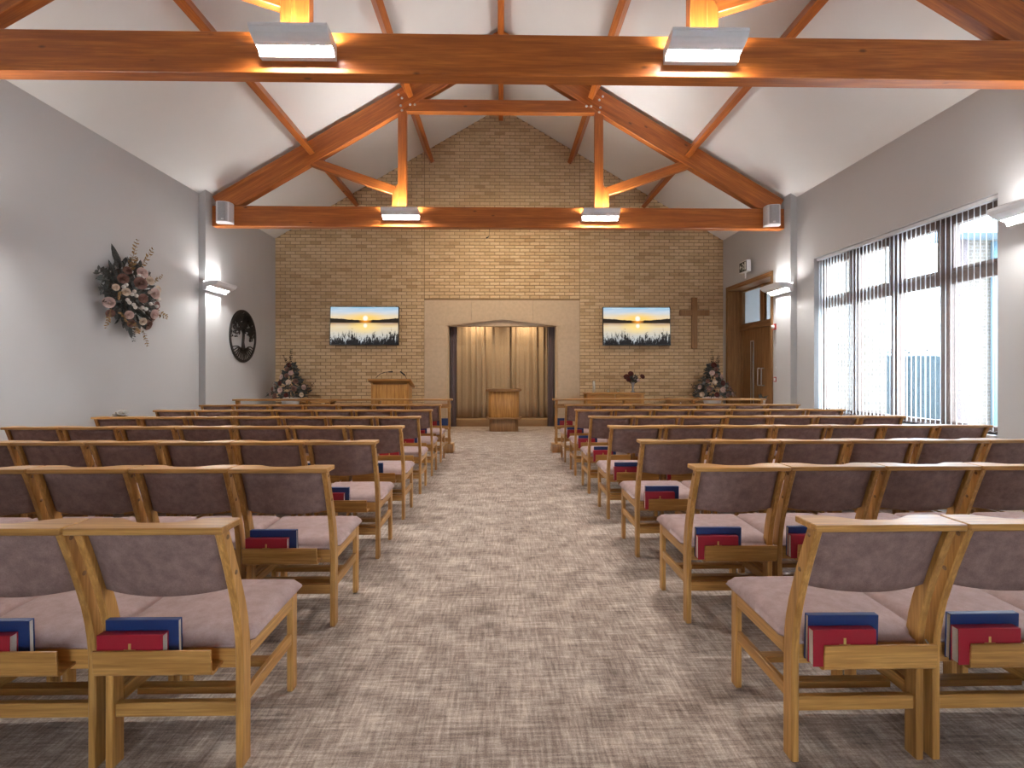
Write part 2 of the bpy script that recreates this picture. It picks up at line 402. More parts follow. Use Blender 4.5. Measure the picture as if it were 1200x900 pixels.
# ================================================================== ROOF TIMBERS
def bar(name, p0, p1, y0, y1, depth, mat, parent, up=1):
    """a straight timber in the XZ plane from p0 to p1 (top edge line), its local X along the length"""
    d = Vector((p1[0]-p0[0], 0, p1[1]-p0[1])); L = d.length; a = math.atan2(d.z, d.x)
    mb = MB().box(0, L, -(y1-y0)/2, (y1-y0)/2, -depth, 0)
    return mb.obj(name, mat, parent, 0.006, 1, T(p0[0], (y0+y1)/2, p0[1]) @ Ry(-a))
def truss(Y, z0, label):
    t = thing('roof_truss', label, 'roof truss', (0, Y, 0), 0, 'timber roof trusses')
    h, th = 0.35, 0.14; xe = HW-0.13
    MB().box(-xe, xe, -th/2, th/2, z0, z0+h).obj('tie_beam', FIR[0], t, 0.007, 1)
    g = 0.07
    for sg in (-1, 1):
        # rafter: parallel to roof, vertical cuts at foot and apex
        d = 0.36; vt = d/math.cos(ANG)
        a0 = roof_z(xe)-g; ap = APEX-g
        L = math.hypot(xe, ap-a0)
        R = T(sg*xe, 0, a0) @ (Ry(-ANG) if sg < 0 else Rz(PI) @ Ry(-ANG))
        tn = math.tan(ANG)
        foot = max(0.0, (a0-vt)-(z0+h))
        poly = [(0.0, 0.0), (L, 0.0), (L-d*tn, -d), (d/math.tan(ANG)*0.0+0.10, -d), (0.0, -0.22)]
        poly = [(0, 0), (L, 0), (L-d*tn*(-1) if False else L, -0.001), (L-d*tn, -d), (0.32, -d), (0, -0.20)]
        poly = [(0, 0), (L, 0), (L-d*tn, -d), (0.32, -d), (0, -0.20)]
        MB().prism(poly, -th/2+0.005, th/2-0.005, 1).obj('rafter', FIR[0], t, 0.006, 1, R)
        px = sg*1.69
        zt = roof_z(1.69)-g-vt+0.06
        MB().box(px-0.072, px+0.072, -0.055, 0.055, z0+h, zt+0.15).obj('post', FIR[2], t, 0.005, 1)
        b0, b1 = (px-0.17, px-0.07) if sg < 0 else (px+0.07, px+0.17)
        if sg < 0: hp = [(b0, z0+h), (b1, z0+h), (b1, z0+h+0.40), (b0, z0+h+0.27)]
        else: hp = [(b0, z0+h), (b1, z0+h), (b1, z0+h+0.27), (b0, z0+h+0.40)]
        MB().prism(hp, -0.055, 0.055, 1).obj('post_haunch', FIR[2], t, 0.004, 1)
        x1 = sg*3.20; z1 = roof_z(3.2)-g-vt+0.10
        x0 = sg*1.80; zz = z0+h+0.36
        if sg < 0: bar('strut', (x1, z1), (x0, zz), -0.05, 0.05, 0.15, FIR[0], t)
        else: bar('strut', (x0, zz), (x1, z1), -0.05, 0.05, 0.15, FIR[0], t)
        bz = zt+0.05
        for bx, bzz in ((px+sg*0.02, bz-0.02), (px+sg*0.0, bz-0.10), (px-sg*0.14, bz+0.0), (px-sg*0.22, bz+0.0), (px+sg*0.06, bz+0.17), (px-sg*0.00, bz+0.11)):
            MB().lathe([(0.0, 0.012), (0.018, 0.010), (0.022, 0.0)], 10).obj('bolt', STEEL, t, 0, 1, T(bx, -th/2+0.004, bzz) @ Rx(PI/2))
    zc = roof_z(1.69)-g-vt
    MB().box(-1.62, 1.62, -0.06, 0.06, zc+0.0, zc+0.21).obj('collar_beam', FIR[0], t, 0.005, 1)
    return t
truss(TRUSS_Y[0], 3.79, 'near roof truss of orange-brown timber, its beam spanning the top of the picture')
truss(TRUSS_Y[1], 3.75, 'far roof truss of orange-brown timber before the brick wall')

truss(TRUSS_Y[2], 3.79, 'roof truss of orange-brown timber directly above the camera')
bays = ((YR, TRUSS_Y[2]-0.075, 'bay behind the camera'), (TRUSS_Y[2]+0.075, TRUSS_Y[0]-0.075, 'nearest bay, overhead'), (TRUSS_Y[0]+0.075, TRUSS_Y[1]-0.075, 'bay between the two trusses'), (TRUSS_Y[1]+0.075, YB-0.002, 'bay next to the brick wall'))
for (a, b, where) in bays:
    for xp, nm in ((-3.36, 'lower left'), (-1.69, 'upper left'), (1.69, 'upper right'), (3.36, 'lower right')):
        sg = -1 if xp < 0 else 1
        MM = T(xp, a, roof_z(xp)+0.01) @ Ry(-ANG if sg < 0 else ANG)
        o = MB().box(-0.045, 0.045, 0, b-a, -0.31, 0.0).obj('roof_purlin', FIR[1], None, 0.005, 1, MM)
        tag(o, '%s orange-brown timber purlin under the ceiling, %s' % (nm, where), 'roof beam', 'roof purlins')
    o = MB().box(-0.05, 0.05, 0, b-a, -0.31, -0.032).obj('ridge_purlin', FIR[1], None, 0.005, 1, T(0, a, APEX))
    tag(o, 'orange-brown timber ridge beam at the apex, %s' % where, 'roof beam', 'ridge beams')

# ================================================================== LAMPS on beams and pilasters
def lamp_proto(gd, gu):
    t = thing('wall_lamp', 'x', 'lamp', group='white cornice-shaped wall lamps')
    L = 0.305
    prof_out = [(-0.25, 0.145), (-0.25, 0.122), (-0.242, 0.118), (-0.222, 0.088), (-0.19, 0.068), (-0.155, 0.053), (-0.118, 0.044)]
    sh = []
    for (y, z) in prof_out: sh.append((y, z))
    inn = [(y+0.010, z+0.006) for y, z in reversed(prof_out)]
    MB().prism(sh+inn, -L, L, 0).obj('front_panel', WHITEM, t)
    MB().prism([(-0.07, 0.032), (-0.068, 0.020), (-0.055, -0.012), (0, -0.012), (0, 0.032)], -L, L, 0).obj('bottom_plate', WHITEM, t)
    MB().box(-L, L, -0.012, 0.0, 0.034, 0.14).obj('back_plate', WHITEM, t)
    for sx in (-1, 1):
        MB().prism([(0, -0.012), (-0.055, -0.012), (-0.07, 0.032), (-0.118, 0.044), (-0.155, 0.053), (-0.19, 0.068), (-0.222, 0.088), (-0.25, 0.120), (-0.25, 0.145), (-0.10, 0.138), (0, 0.11)],
                   sx*L, sx*(L+0.006), 0).obj('end_cap', WHITEM, t)
    MB().prism([(-0.118, 0.044), (-0.070, 0.032), (-0.070, 0.038), (-0.118, 0.050)], -L+0.002, L-0.002, 0).obj('diffuser', gd, t)
    MB().box(-L+0.03, L-0.03, -0.13, -0.05, 0.075, 0.085).obj('uplight_tube', gu, t)
    return t
protos = {'beam': lamp_proto(GLOW_D, GLOW_U), 'wall': lamp_proto(GLOW_SD, GLOW_SU)}; used = set()
def place_lamp(x, y, z, rz, label):
    k = 'beam' if abs(rz) < 0.1 else 'wall'
    o = protos[k] if k not in used else copy_tree(protos[k]); used.add(k)
    o.location = (x, y, z); o.rotation_euler = (0, 0, rz); o['label'] = label
fy = [Y-0.07 for Y in TRUSS_Y]
place_lamp(-1.69, fy[0]-0.001, 3.905, 0, 'lit white lamp on the near roof beam, left of centre')
place_lamp(1.69, fy[0]-0.001, 3.905, 0, 'lit white lamp on the near roof beam, right of centre')
place_lamp(-1.69, fy[1]-0.001, 3.87, 0, 'small lit white lamp on the far roof beam, left of centre')
place_lamp(1.69, fy[1]-0.001, 3.87, 0, 'small lit white lamp on the far roof beam, right of centre')
place_lamp(-HW+0.111, TRUSS_Y[1], 2.65, PI/2, 'lit white lamp on the left wall pilaster, near the round metal tree')
place_lamp(HW-0.111, TRUSS_Y[1], 2.65, -PI/2, 'lit white lamp on the right wall pilaster beside the door')
place_lamp(HW-0.111, TRUSS_Y[0]+0.13, 2.69, -PI/2, 'lit white lamp cut by the right picture edge, by the window')
place_lamp(-HW+0.111, TRUSS_Y[0]+0.06, 2.69, PI/2, 'lit white lamp on the nearer left wall pilaster')

# added unseen lights: spots behind the far beam, downlights over the alcove curtain
def added_can_light(name, loc, target, watt, size, label, cat, col=(1.0, 0.80, 0.55)):
    t = thing(name, label, cat, loc)
    d = Vector(target)-Vector(loc); M = d.to_track_quat('-Z', 'Y').to_matrix().to_4x4()
    MB().lathe([(0.0, 0.10), (0.04, 0.10), (0.045, 0.09), (0.05, -0.03), (0.046, -0.03), (0.04, 0.06), (0.0, 0.06)], 18).obj('can', WHITEM, t, 0, 1, M)
    ld = bpy.data.lights.new(name, 'SPOT'); ld.energy = watt; ld.color = col; ld.spot_size = math.radians(size); ld.spot_blend = 1.0; ld.shadow_soft_size = 0.035
    lo = bpy.data.objects.new('bulb', ld); C.objects.link(lo); lo.parent = t; lo.matrix_local = M @ T(0, 0, -0.035)
    return t
for x, nm in ((-0.55, 'left'), (0.60, 'right')):
    t = added_can_light('added_beam_light', (x, TRUSS_Y[1]+0.13, 3.98), (x*0.5, YB, 2.7), SPOT_W, 140, 'added unseen spotlight behind the far beam, %s of the ridge' % nm, 'spotlight')
    MB().box(-0.015, 0.015, -0.06, 0.0, -0.015, 0.015).obj('bracket', WHITEM, t)
    added_can_light('added_alcove_light', (x, 11.93, 2.75), (x, 12.2, 0.9), ALCOVE_W, 120, 'added unseen downlight in the alcove ceiling, %s side' % nm, 'spotlight')

# loudspeakers on the far beam ends
def speaker(x, label, rz):
    t = thing('loudspeaker', label, 'speaker', (x, fy[1]-0.001, 3.755), rz, 'white loudspeakers on the far roof beam')
    prof = [(-0.13, 0), (0.13, 0), (0.13, -0.08), (0.10, -0.165), (0.05, -0.185), (-0.05, -0.185), (-0.10, -0.165), (-0.13, -0.08)]
    MB().prism(prof, 0.02, 0.36, 2).obj('cabinet', WHITEM, t, 0.008, 2, T(0, -0.02, 0))
    MB().prism([(-0.115, -0.10), (-0.09, -0.168), (-0.045, -0.189), (0.045, -0.189), (0.09, -0.168), (0.115, -0.10)], 0.035, 0.345, 2).obj('grille', plain('speaker_grille', (0.42, 0.42, 0.43), 0.6), t, 0, 1, T(0, -0.02, 0))
    MB().box(-0.02, 0.02, -0.214, -0.207, 0.05, 0.075).obj('badge', WHITEM, t)
    MB().box(-0.05, 0.05, -0.03, 0.0, 0.1, 0.3).obj('bracket', WHITEM, t)
speaker(-4.66, 'white loudspeaker on the left end of the far roof beam', math.radians(12))
speaker(4.66, 'white loudspeaker on the right end of the far roof beam', math.radians(-12))
mc = thing('hanging_microphone', 'tiny black microphone hanging under the far roof beam', 'microphone', (-0.2, TRUSS_Y[1], 3.75))
MB().tube([(0, 0, 0), (0.002, 0, -0.08), (-0.01, 0, -0.14)], 0.003, 6).obj('cable', BLACK, mc)
MB().tube([(-0.01, 0, -0.14), (-0.05, -0.02, -0.165)], [0.008, 0.012], 8).obj('capsule', BLACK, mc)

# ================================================================== WINDOWS (right wall)
def window(name, y0, y1, label):
    w = struct(bpy.data.objects.new(name, None)); C.objects.link(w); w['label'] = label
    x0, x1 = HW+0.14, HW+0.22
    def fb(nm, ya, yb, za, zb, d=0.0, mat=UPVC): return MB().box(x0-d, x1, ya, yb, za, zb).obj(nm, mat, w, 0.004, 1)
    fb('frame_head', y0, y1, WZ1-0.09, WZ1); fb('frame_sill', y0, y1, WZ0, WZ0+0.07)
    n = 4; p = (y1-y0)/n
    fb('frame_jamb', y0, y0+0.06, WZ0+0.07, WZ1-0.09); fb('frame_jamb', y1-0.06, y1, WZ0+0.07, WZ1-0.09)
    for k in range(1, n): fb('mullion', y0+k*p-0.065, y0+k*p+0.065, WZ0+0.07, WZ1-0.09, 0.012)
    zt = 2.36
    for k in range(n):
        a = y0+k*p+(0.065 if k else 0.06); b = y0+(k+1)*p-(0.065 if k < n-1 else 0.06)
        fb('transom', a, b, zt-0.065, zt+0.065)
        for q, (za, zb) in enumerate(((WZ0+0.07, zt-0.065), (zt+0.065, WZ1-0.09))):
            xa = x0+0.035
            if q == 1:
                s = 0.045
                m = MB(); m.box(x0-0.008, x1-0.01, a, a+s, za, zb); m.box(x0-0.008, x1-0.01, b-s, b, za, zb); m.box(x0-0.008, x1-0.01, a+s, b-s, za, za+s); m.box(x0-0.008, x1-0.01, a+s, b-s, zb-s, zb)
                m.obj('casement', UPVC, w)
                if k in (0, 2): MB().box(x0-0.03, x0-0.008, (a+b)/2-0.06, (a+b)/2+0.06, za+0.012, za+0.03).obj('window_handle', UPVC, w, 0.004, 1)
                MB().box(xa, xa+0.012, a+s, b-s, za+s, zb-s).obj('pane', GLASS, w)
            else:
                MB().box(xa, xa+0.012, a, b, za, zb).obj('pane', GLASS, w)
    MB().box(HW-0.035, x0, y0, y1, WZ0-0.028, WZ0).obj('sill_board', WHITEM, w, 0.006, 2)
    return w
window('window_1', WY0, WY1, 'wide brown-framed window with eight panes in the right wall')
window('window_2', VY0, VY1, 'matching brown-framed window beside the camera')
def blind(y0, y1, label):
    b = thing('vertical_blind', label, 'blind', (HW+0.065, (y0+y1)/2, WZ1), 0, 'vertical blinds')
    MB().box(-0.03, 0.03, y0-(y0+y1)/2+0.01, y1-(y0+y1)/2-0.01, -0.045, -0.005).obj('head_rail', WHITEM, b, 0.003, 1)
    H = WZ1-WZ0-0.075; n = 43; L = y1-y0-0.08
    me = MB().grid(5, 2, lambda u, v: ((u-0.5)*0.082, 0.006*(1-(2*u-1)**2), -0.05-H*(1-v)+0.02)).mesh('slat', SLAT, fixn=False)
    wt = MB().box(-0.041, 0.041, -0.002, 0.006, -0.05-H+0.0, -0.05-H+0.03).mesh('slat_weight', WHITEM)
    for k in range(n):
        yy = -L/2+L*k/(n-1)
        a = math.radians(45+random.uniform(-2.5, 2.5))
        s = link('slat', me, b, T(0, yy, 0) @ Rz(a)); s2 = link('slat_weight', wt, s)
    m = MB(); zc = -0.05-H+0.012
    for k in range(n-1):
        ya = -L/2+L*k/(n-1); yb = -L/2+L*(k+1)/(n-1)
        m.tube([(-0.03, ya, zc), (-0.03, (ya+yb)/2, zc-0.018), (-0.03, yb, zc)], 0.0022, 4, False)
    m.obj('bottom_chain', WHITEM, b)
blind(WY0, WY1, 'white vertical blind with open slats across the wide window')
blind(VY0, VY1, 'white vertical blind at the window beside the camera')

# ---------------- outdoors seen through the window
def outbrick():
    t = NT('pale_outdoor_brick'); n = t.n.new('ShaderNodeTexBrick'); v = t.coord('Object', (1, 1, 1))
    x, y, z = t.sep(v); cb = t.n.new('ShaderNodeCombineXYZ'); t.l.new(t.math('ADD', x, y), cb.inputs[0]); t.l.new(z, cb.inputs[1]); t.l.new(cb.outputs[0], n.inputs['Vector'])
    n.inputs['Color1'].default_value = (0.115, 0.088, 0.060, 1); n.inputs['Color2'].default_value = (0.075, 0.055, 0.042, 1); n.inputs['Mortar'].default_value = (0.15, 0.14, 0.13, 1)
    n.inputs['Scale'].default_value = 1.0; n.inputs['Brick Width'].default_value = 0.225; n.inputs['Row Height'].default_value = 0.075; n.inputs['Mortar Size'].default_value = 0.01
    t.col(n.outputs[0]).rough(0.9); return t.m
OUTB = outbrick()
PAVE = plain('pale_paving', (0.48, 0.47, 0.45), 0.9, 0.1, 3)
struct(MB().box(HW+TH, 30, -12, 34, -0.2, -0.1).obj('ground_courtyard', PAVE))['label'] = 'pale courtyard paving outside the window'
m = MB(); m.box(HW+TH, 6.95, 11.55, 11.7, -0.1, 3.3); m.box(HW+TH, 6.95, 9.36, 11.55, 3.15, 3.3); m.box(HW+TH, 6.95, 9.36, 11.55, -0.09, 0.0); m.box(6.80, 6.95, 9.36, 10.9, 0.0, 3.15)  # last box: partial end wall added to dim the daylight in the lobby
struct(m.obj('wall_lobby', WALLM))['label'] = 'pale lobby walls behind the oak door'
o = MB().box(HW+TH, 6.95, 9.10, 9.35, -0.1, 4.4).obj('courtyard_wall', OUTB); tag(o, 'pale brick wing wall seen through the far window lights', 'wall')
o = thing('neighbouring_wing', 'pale brick wing seen through the nearest window lights', 'building', (9.95, 11, -0.1))
MB().box(0, 6, 0, 0.3, 0, 4.3).obj('brick_wall', OUTB, o)
MB().box(-0.02, 0.20, -0.05, -0.001, 0, 4.3).obj('brick_pier', plain('plum_brick', (0.10, 0.075, 0.075), 0.9, 0.2), o)
MB().prism([(-0.62, 4.25), (0.3, 4.25), (0.3, 4.9)], -0.4, 6.3, 0).obj('eaves', plain('slate_eaves', (0.10, 0.14, 0.17), 0.7), o)
MB().tube([(0.75, -0.08, 0), (0.75, -0.08, 4.2)], 0.06, 10).obj('downpipe', plain('blue_grey_pipe', (0.10, 0.17, 0.22), 0.5), o)
hd = MB(); rnd = random.Random(4)
HEDGE = plain('blue_green_hedge', (0.013, 0.030, 0.040), 0.9, 0.35, 5)

hg = thing('garden_hedge', 'dark blue-green hedge with ragged top beyond the courtyard', 'hedge', (0, 0, -0.1))
m = MB(); m.box(9.75, 12.6, 14.4, 15.2, 0, 1.84); m.obj('hedge_body', HEDGE, hg, 0.08, 2)
m = MB()
for k in range(700):
    x = rnd.uniform(9.7, 12.65); z = rnd.uniform(1.66, 2.03)-0.03*abs(math.sin(x*5)); y = rnd.uniform(14.4, 15.1); s_ = rnd.uniform(0.04, 0.08)
    d = Vector((rnd.uniform(-1, 1), rnd.uniform(-1, 0.3), rnd.uniform(0.2, 1))).normalized()*s_; q = Vector((rnd.uniform(-1, 1), rnd.uniform(-1, 1), 0)).normalized()*s_*0.5
    c = Vector((x, y, z)); m.add([c-q, c+q, c+d], [(0, 1, 2)])
ho = m.obj('hedge_leaves', HEDGE, hg, fixn=False); ho['kind'] = 'stuff'
o = thing('garden_bungalow', 'pale rendered bungalow far behind the hedge', 'building', (12, 22, -0.1))
MB().box(0, 9, 0, 5, 0, 3.2).obj('rendered_wall', plain('white_render', (0.6, 0.6, 0.58), 0.9), o)
MB().prism([(-0.4, 3.2), (5.4, 3.2), (2.5, 4.6)], -0.3, 9.3, 0).obj('roof', plain('grey_tiles', (0.30, 0.31, 0.33), 0.8), o)
MB().box(-0.35, 9.35, -0.5, -0.38, 3.05, 3.22).obj('gutter', plain('pale_gutter', (0.35, 0.40, 0.44), 0.6), o)

# ================================================================== DOUBLE DOOR (right wall)
d = struct(bpy.data.objects.new('door_1', None)); C.objects.link(d); d['label'] = 'oak double door with glazed transom deep in the right wall'
xd = HW+0.30
def db(nm, xa, xb, ya, yb, za, zb, mat, bev=0.004, par=d): return MB().box(xa, xb, ya, yb, za, zb).obj(nm, mat, par, bev, 1)
db('lining_jamb', HW-0.012, HW+TH, DY0, DY0+0.04, 0, DH-0.04, OAKD[2]); db('lining_jamb', HW-0.012, HW+TH, DY1-0.04, DY1, 0, DH-0.04, OAKD[2])
db('lining_head', HW-0.012, HW+TH, DY0, DY1, DH-0.04, DH, OAKD[1])
db('architrave', HW-0.018, HW, DY0-0.05, DY0, 0, DH+0.05, OAKD[2]); db('architrave', HW-0.018, HW, DY1, DY1+0.05, 0, DH+0.05, OAKD[2]); db('architrave', HW-0.018, HW, DY0, DY1, DH, DH+0.05, OAKD[1])
TZ0, TZ1 = 2.19, 2.30
db('transom_bar', xd-0.05, xd+0.07, DY0+0.04, DY1-0.04, TZ0, TZ1, OAKD[1])
ym = (DY0+DY1)/2
db('frame_stile', xd-0.02, xd+0.06, DY0+0.04, DY0+0.09, 0, TZ0, OAKD[2]); db('frame_stile', xd-0.02, xd+0.06, DY1-0.09, DY1-0.04, 0, TZ0, OAKD[2])
db('transom_mullion', xd-0.02, xd+0.06, ym-0.035, ym+0.035, TZ1, DH-0.04, OAKD[2])
for a, b in ((DY0+0.04, ym-0.035), (ym+0.035, DY1-0.04)):
    m = MB(); s = 0.045
    m.box(xd-0.01, xd+0.05, a, a+s, TZ1, DH-0.04); m.box(xd-0.01, xd+0.05, b-s, b, TZ1, DH-0.04); m.box(xd-0.01, xd+0.05, a+s, b-s, TZ1, TZ1+s*0.6); m.box(xd-0.01, xd+0.05, a+s, b-s, DH-0.04-s*0.8, DH-0.04)
    m.obj('transom_sash', OAKD[2], d)
    db('transom_pane', xd+0.015, xd+0.025, a+s, b-s, TZ1+s*0.6, DH-0.04-s*0.8, GLASS, 0)
for a, b, hx in ((DY0+0.09, ym-0.002, ym-0.075), (ym+0.002, DY1-0.09, ym+0.075)):
    va, vb = ((b-0.47, b-0.36) if b < ym+0.001 else (a+0.36, a+0.47))
    m = MB(); m.box(xd, xd+0.045, a, va, 0.008, TZ0-0.004); m.box(xd, xd+0.045, vb, b, 0.008, TZ0-0.004); m.box(xd, xd+0.045, va, vb, 0.008, 0.42); m.box(xd, xd+0.045, va, vb, 1.92, TZ0-0.004)
    lf = m.obj('door_leaf', OAKD[2], d)
    MB().box(xd+0.015, xd+0.03, va, vb, 0.42, 1.92).obj('vision_pane', GLASS, lf)
    m = MB(); m.box(xd-0.006, xd, va-0.015, va, 0.40, 1.94); m.box(xd-0.006, xd, vb, vb+0.015, 0.40, 1.94); m.box(xd-0.006, xd, va, vb, 0.40, 0.42); m.box(xd-0.006, xd, va, vb, 1.92, 1.94)
    m.obj('bead', STEEL, lf)
    MB().tube([(xd, hx, 1.00), (xd-0.055, hx, 1.00), (xd-0.06, hx, 1.005), (xd-0.06, hx, 1.345), (xd-0.055, hx, 1.35), (xd, hx, 1.35)], 0.011, 8).obj('pull_handle', STEEL, lf)
ex = thing('exit_sign', 'small dark exit sign with white pictogram above the oak door', 'exit sign', (HW-0.12, 10.20, DH+0.05))
MB().box(-0.012, 0.012, -0.012, 0.012, 0, 0.12).obj('stem', WHITEM, ex)
MB().box(-0.05, 0.035, -0.16, 0.16, 0.12, 0.35).obj('housing', WHITEM, ex, 0.006, 1)
XM = plain('sign_dark_green', (0.012, 0.030, 0.024), 0.4)
MB().box(-0.054, -0.0495, -0.145, 0.145, 0.14, 0.33).obj('sign_panel', XM, ex)
pm = MB(); xx = -0.0575
def sp(poly): pm.prism([(u, v) for u, v in poly], xx, xx+0.004, 0)
sp([(0.13, 0.235), (0.09, 0.285), (0.09, 0.25), (0.04, 0.25), (0.04, 0.22), (0.09, 0.22), (0.09, 0.185)])           # arrow
sp([(0.015, 0.285), (-0.005, 0.285), (-0.005, 0.31), (0.015, 0.31)])                                                 # running figure: head
sp([(0.03, 0.275), (-0.02, 0.275), (-0.01, 0.225), (0.03, 0.165), (0.015, 0.16), (-0.015, 0.205), (-0.04, 0.165), (-0.055, 0.175), (-0.03, 0.225), (-0.035, 0.265), (-0.05, 0.24), (-0.06, 0.25), (-0.03, 0.287), (0.03, 0.287)])
sp([(-0.075, 0.16), (-0.13, 0.16), (-0.13, 0.315), (-0.075, 0.315)])                                                 # doorway
pm.obj('pictogram', plain('sign_white', (0.75, 0.78, 0.76), 0.4), ex)
REDP = plain('red_plastic', (0.50, 0.02, 0.015), 0.35)
fa = thing('fire_alarm', 'red and white fire alarm sounder beside the oak door', 'fire alarm', (HW, 9.26, 2.10))
MB().box(-0.05, 0, -0.055, 0.055, -0.055, 0.055).obj('housing', REDP, fa, 0.012, 2)
MB().lathe([(0.0, 0.03), (0.03, 0.026), (0.04, 0.0)], 16).obj('strobe', WHITEM, fa, 0, 1, T(-0.05, 0.012, 0) @ Ry(-PI/2))
cp = thing('call_point', 'small red break-glass call point by the door at chest height', 'call point', (HW, 9.24, 1.14))
MB().box(-0.045, 0, -0.045, 0.045, -0.045, 0.045).obj('housing', REDP, cp, 0.008, 2)
MB().box(-0.048, -0.044, -0.028, 0.028, -0.028, 0.028).obj('glass_plate', WHITEM, cp)
sw = thing('light_switch', 'pale switch plate on the wall above the call point', 'switch', (HW, 9.24, 1.36))
MB().box(-0.012, 0, -0.04, 0.04, -0.05, 0.05).obj('plate', STEEL, sw, 0.004, 1); MB().box(-0.018, -0.012, -0.012, 0.012, -0.018, 0.018).obj('rocker', WHITEM, sw)

# ================================================================== CHAIRS
CWD = 0.443; HWC = CWD/2
def lean(z):
    pts = [(0, 0), (0.36, 0), (0.45, -0.008), (0.55, -0.032), (0.65, -0.066), (0.74, -0.100), (0.81, -0.128)]
    for (a, ya), (b, yb) in zip(pts, pts[1:]):
        if z <= b: return ya+(yb-ya)*(z-a)/(b-a)
    return pts[-1][1]
def make_chair(sd):
    """sd=+1: the aisle lies on +X (left block), -1 mirrored"""
    t = thing('chapel_chair', 'x', 'chair', group='oak chapel chairs in rows')
    lt = 0.025
    zs = [0, 0.20, 0.36, 0.42, 0.48, 0.54, 0.60, 0.66, 0.72, 0.77, 0.806]
    near = [(lean(z), z) for z in zs]; far = [(lean(z)+0.052-0.010*max(0, (z-0.45)/0.36), z) for z in reversed(zs)]
    prof = near+far
    for sx in (-1, 1):
        x0 = sx*HWC-(0 if sx < 0 else lt)
        MB().prism(prof, x0, x0+lt, 0).obj('rear_leg', OAK[2], t, 0.003, 1)
        MB().box(x0, x0+lt, 0.395, 0.44, 0, 0.398).obj('front_leg', OAK[2], t, 0.004, 1)
        MB().box(x0+0.002, x0+lt-0.002, 0.052, 0.395, 0.332, 0.398).obj('side_rail', OAK[1], t, 0.003, 1)
        MB().box(x0+0.003, x0+lt-0.003, 0.052, 0.395, 0.190, 0.235).obj('side_stretcher', OAK[1], t, 0.003, 1)
    xi = HWC-lt
    MB().box(-xi, xi, 0.008, 0.032, 0.322, 0.392).obj('rear_rail', OAK[0], t, 0.003, 1)
    MB().box(-xi, xi, 0.405, 0.430, 0.332, 0.398).obj('front_rail', OAK[0], t, 0.003, 1)
    MB().box(-xi, xi, 0.010, 0.034, 0.163, 0.210).obj('rear_stretcher', OAK[0], t, 0.003, 1)
    MB().box(-xi, xi, 0.110, 0.150, 0.174, 0.198).obj('rack_slat', OAK[0], t, 0.002, 1)
    MB().box(-xi, xi, 0.270, 0.310, 0.174, 0.198).obj('rack_slat', OAK[0], t, 0.002, 1)
    # top rail with hollowed far edge
    nr = 22; HR = 0.2328; poly = [(-HR, -0.148), (HR, -0.148)]
    for k in range(nr+1):
        u = 1-2*k/nr; e = min(1.0, max(0.0, (0.66-abs(u))/0.50)); e = e*e*(3-2*e)
        poly.append((u*HR, -0.036-0.052*e))
    MB().prism(poly, 0.805, 0.826, 2).obj('top_rail', OAK[0], t, 0.003, 1)
    # upholstered back, curved in plan
    nx, nz = 13, 7
    def bf(u, v, side):
        x = (2*u-1)*(xi-0.001); q = 1-(x/xi)**2
        z = 0.598-0.014*q+(0.8045-0.598+0.014*q)*v
        edge = min(1.0, 6*min(u, 1-u), 8*v+0.25)
        th = 0.017*(0.55+0.45*math.sin(edge*PI/2))
        yc = lean(z)+0.030-0.030*q
        return (x, yc+(-th if side < 0 else th), z)
    mb = MB(); vs = []; fs = []
    for side in (-1, 1):
        for i in range(nx):
            for j in range(nz): vs.append(bf(i/(nx-1), j/(nz-1), side))
    n = nx*nz
    for i in range(nx-1):
        for j in range(nz-1):
            a = i*nz+j; fs.append((a, a+nz, a+nz+1, a+1)); fs.append((n+a, n+a+1, n+a+nz+1, n+a+nz))
    for i in range(nx-1): fs += [(i*nz, n+i*nz, n+(i+1)*nz, (i+1)*nz), (i*nz+nz-1, (i+1)*nz+nz-1, n+(i+1)*nz+nz-1, n+i*nz+nz-1)]
    for j in range(nz-1): fs += [(j, j+1, n+j+1, n+j), ((nx-1)*nz+j, n+(nx-1)*nz+j, n+(nx-1)*nz+j+1, (nx-1)*nz+j+1)]
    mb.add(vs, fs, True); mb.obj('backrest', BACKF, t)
    # seat cushion: softly crowned, notched round the rear legs
    nx, ny = 17, 17
    def outline(u, v):
        y = 0.002+0.458*v
        w = xi-0.002 if y < 0.055 else 0.2350
        return (2*u-1)*w, y
    vs = []; fs = []
    for lay in (1, 0):
        for i in range(nx):
            for j in range(ny):
                u = i/(nx-1); v = j/(ny-1)
                u = 0.5-0.5*math.cos(PI*u)*(0.55+0.45*abs(math.cos(PI*u))); v = 0.5-0.5*math.cos(PI*v)*(0.55+0.45*abs(math.cos(PI*v)))
                x, y = outline(u, v)
                ex_ = min(u, 1-u)*2*HWC; ey = v*0.458; ef = (1-v)*0.458
                def rr(dst, r): return 1.0 if dst >= r else math.sqrt(max(0, 1-((r-dst)/r)**2))
                q = min(1, rr(ex_, 0.030))*rr(ey, 0.055)*rr(ef, 0.045)
                crown = 0.010*math.sin(PI*u)*math.sin(PI*min(1, v*0.9+0.1))
                z = 0.399 if lay == 0 else 0.402+0.040*q+crown-0.012*(1-v)**2
                vs.append((x, y, z))
    n = nx*ny
    for i in range(nx-1):
        for j in range(ny-1):
            a = i*ny+j; fs.append((a, a+ny, a+ny+1, a+1)); fs.append((n+a, n+a+1, n+a+ny+1, n+a+ny))
    for i in range(nx-1): fs += [(i*ny, n+i*ny, n+(i+1)*ny, (i+1)*ny), (i*ny+ny-1, (i+1)*ny+ny-1, n+(i+1)*ny+ny-1, n+i*ny+ny-1)]
    for j in range(ny-1): fs += [(j, j+1, n+j+1, n+j), ((nx-1)*ny+j, n+(nx-1)*ny+j, n+(nx-1)*ny+j+1, (nx-1)*ny+j+1)]
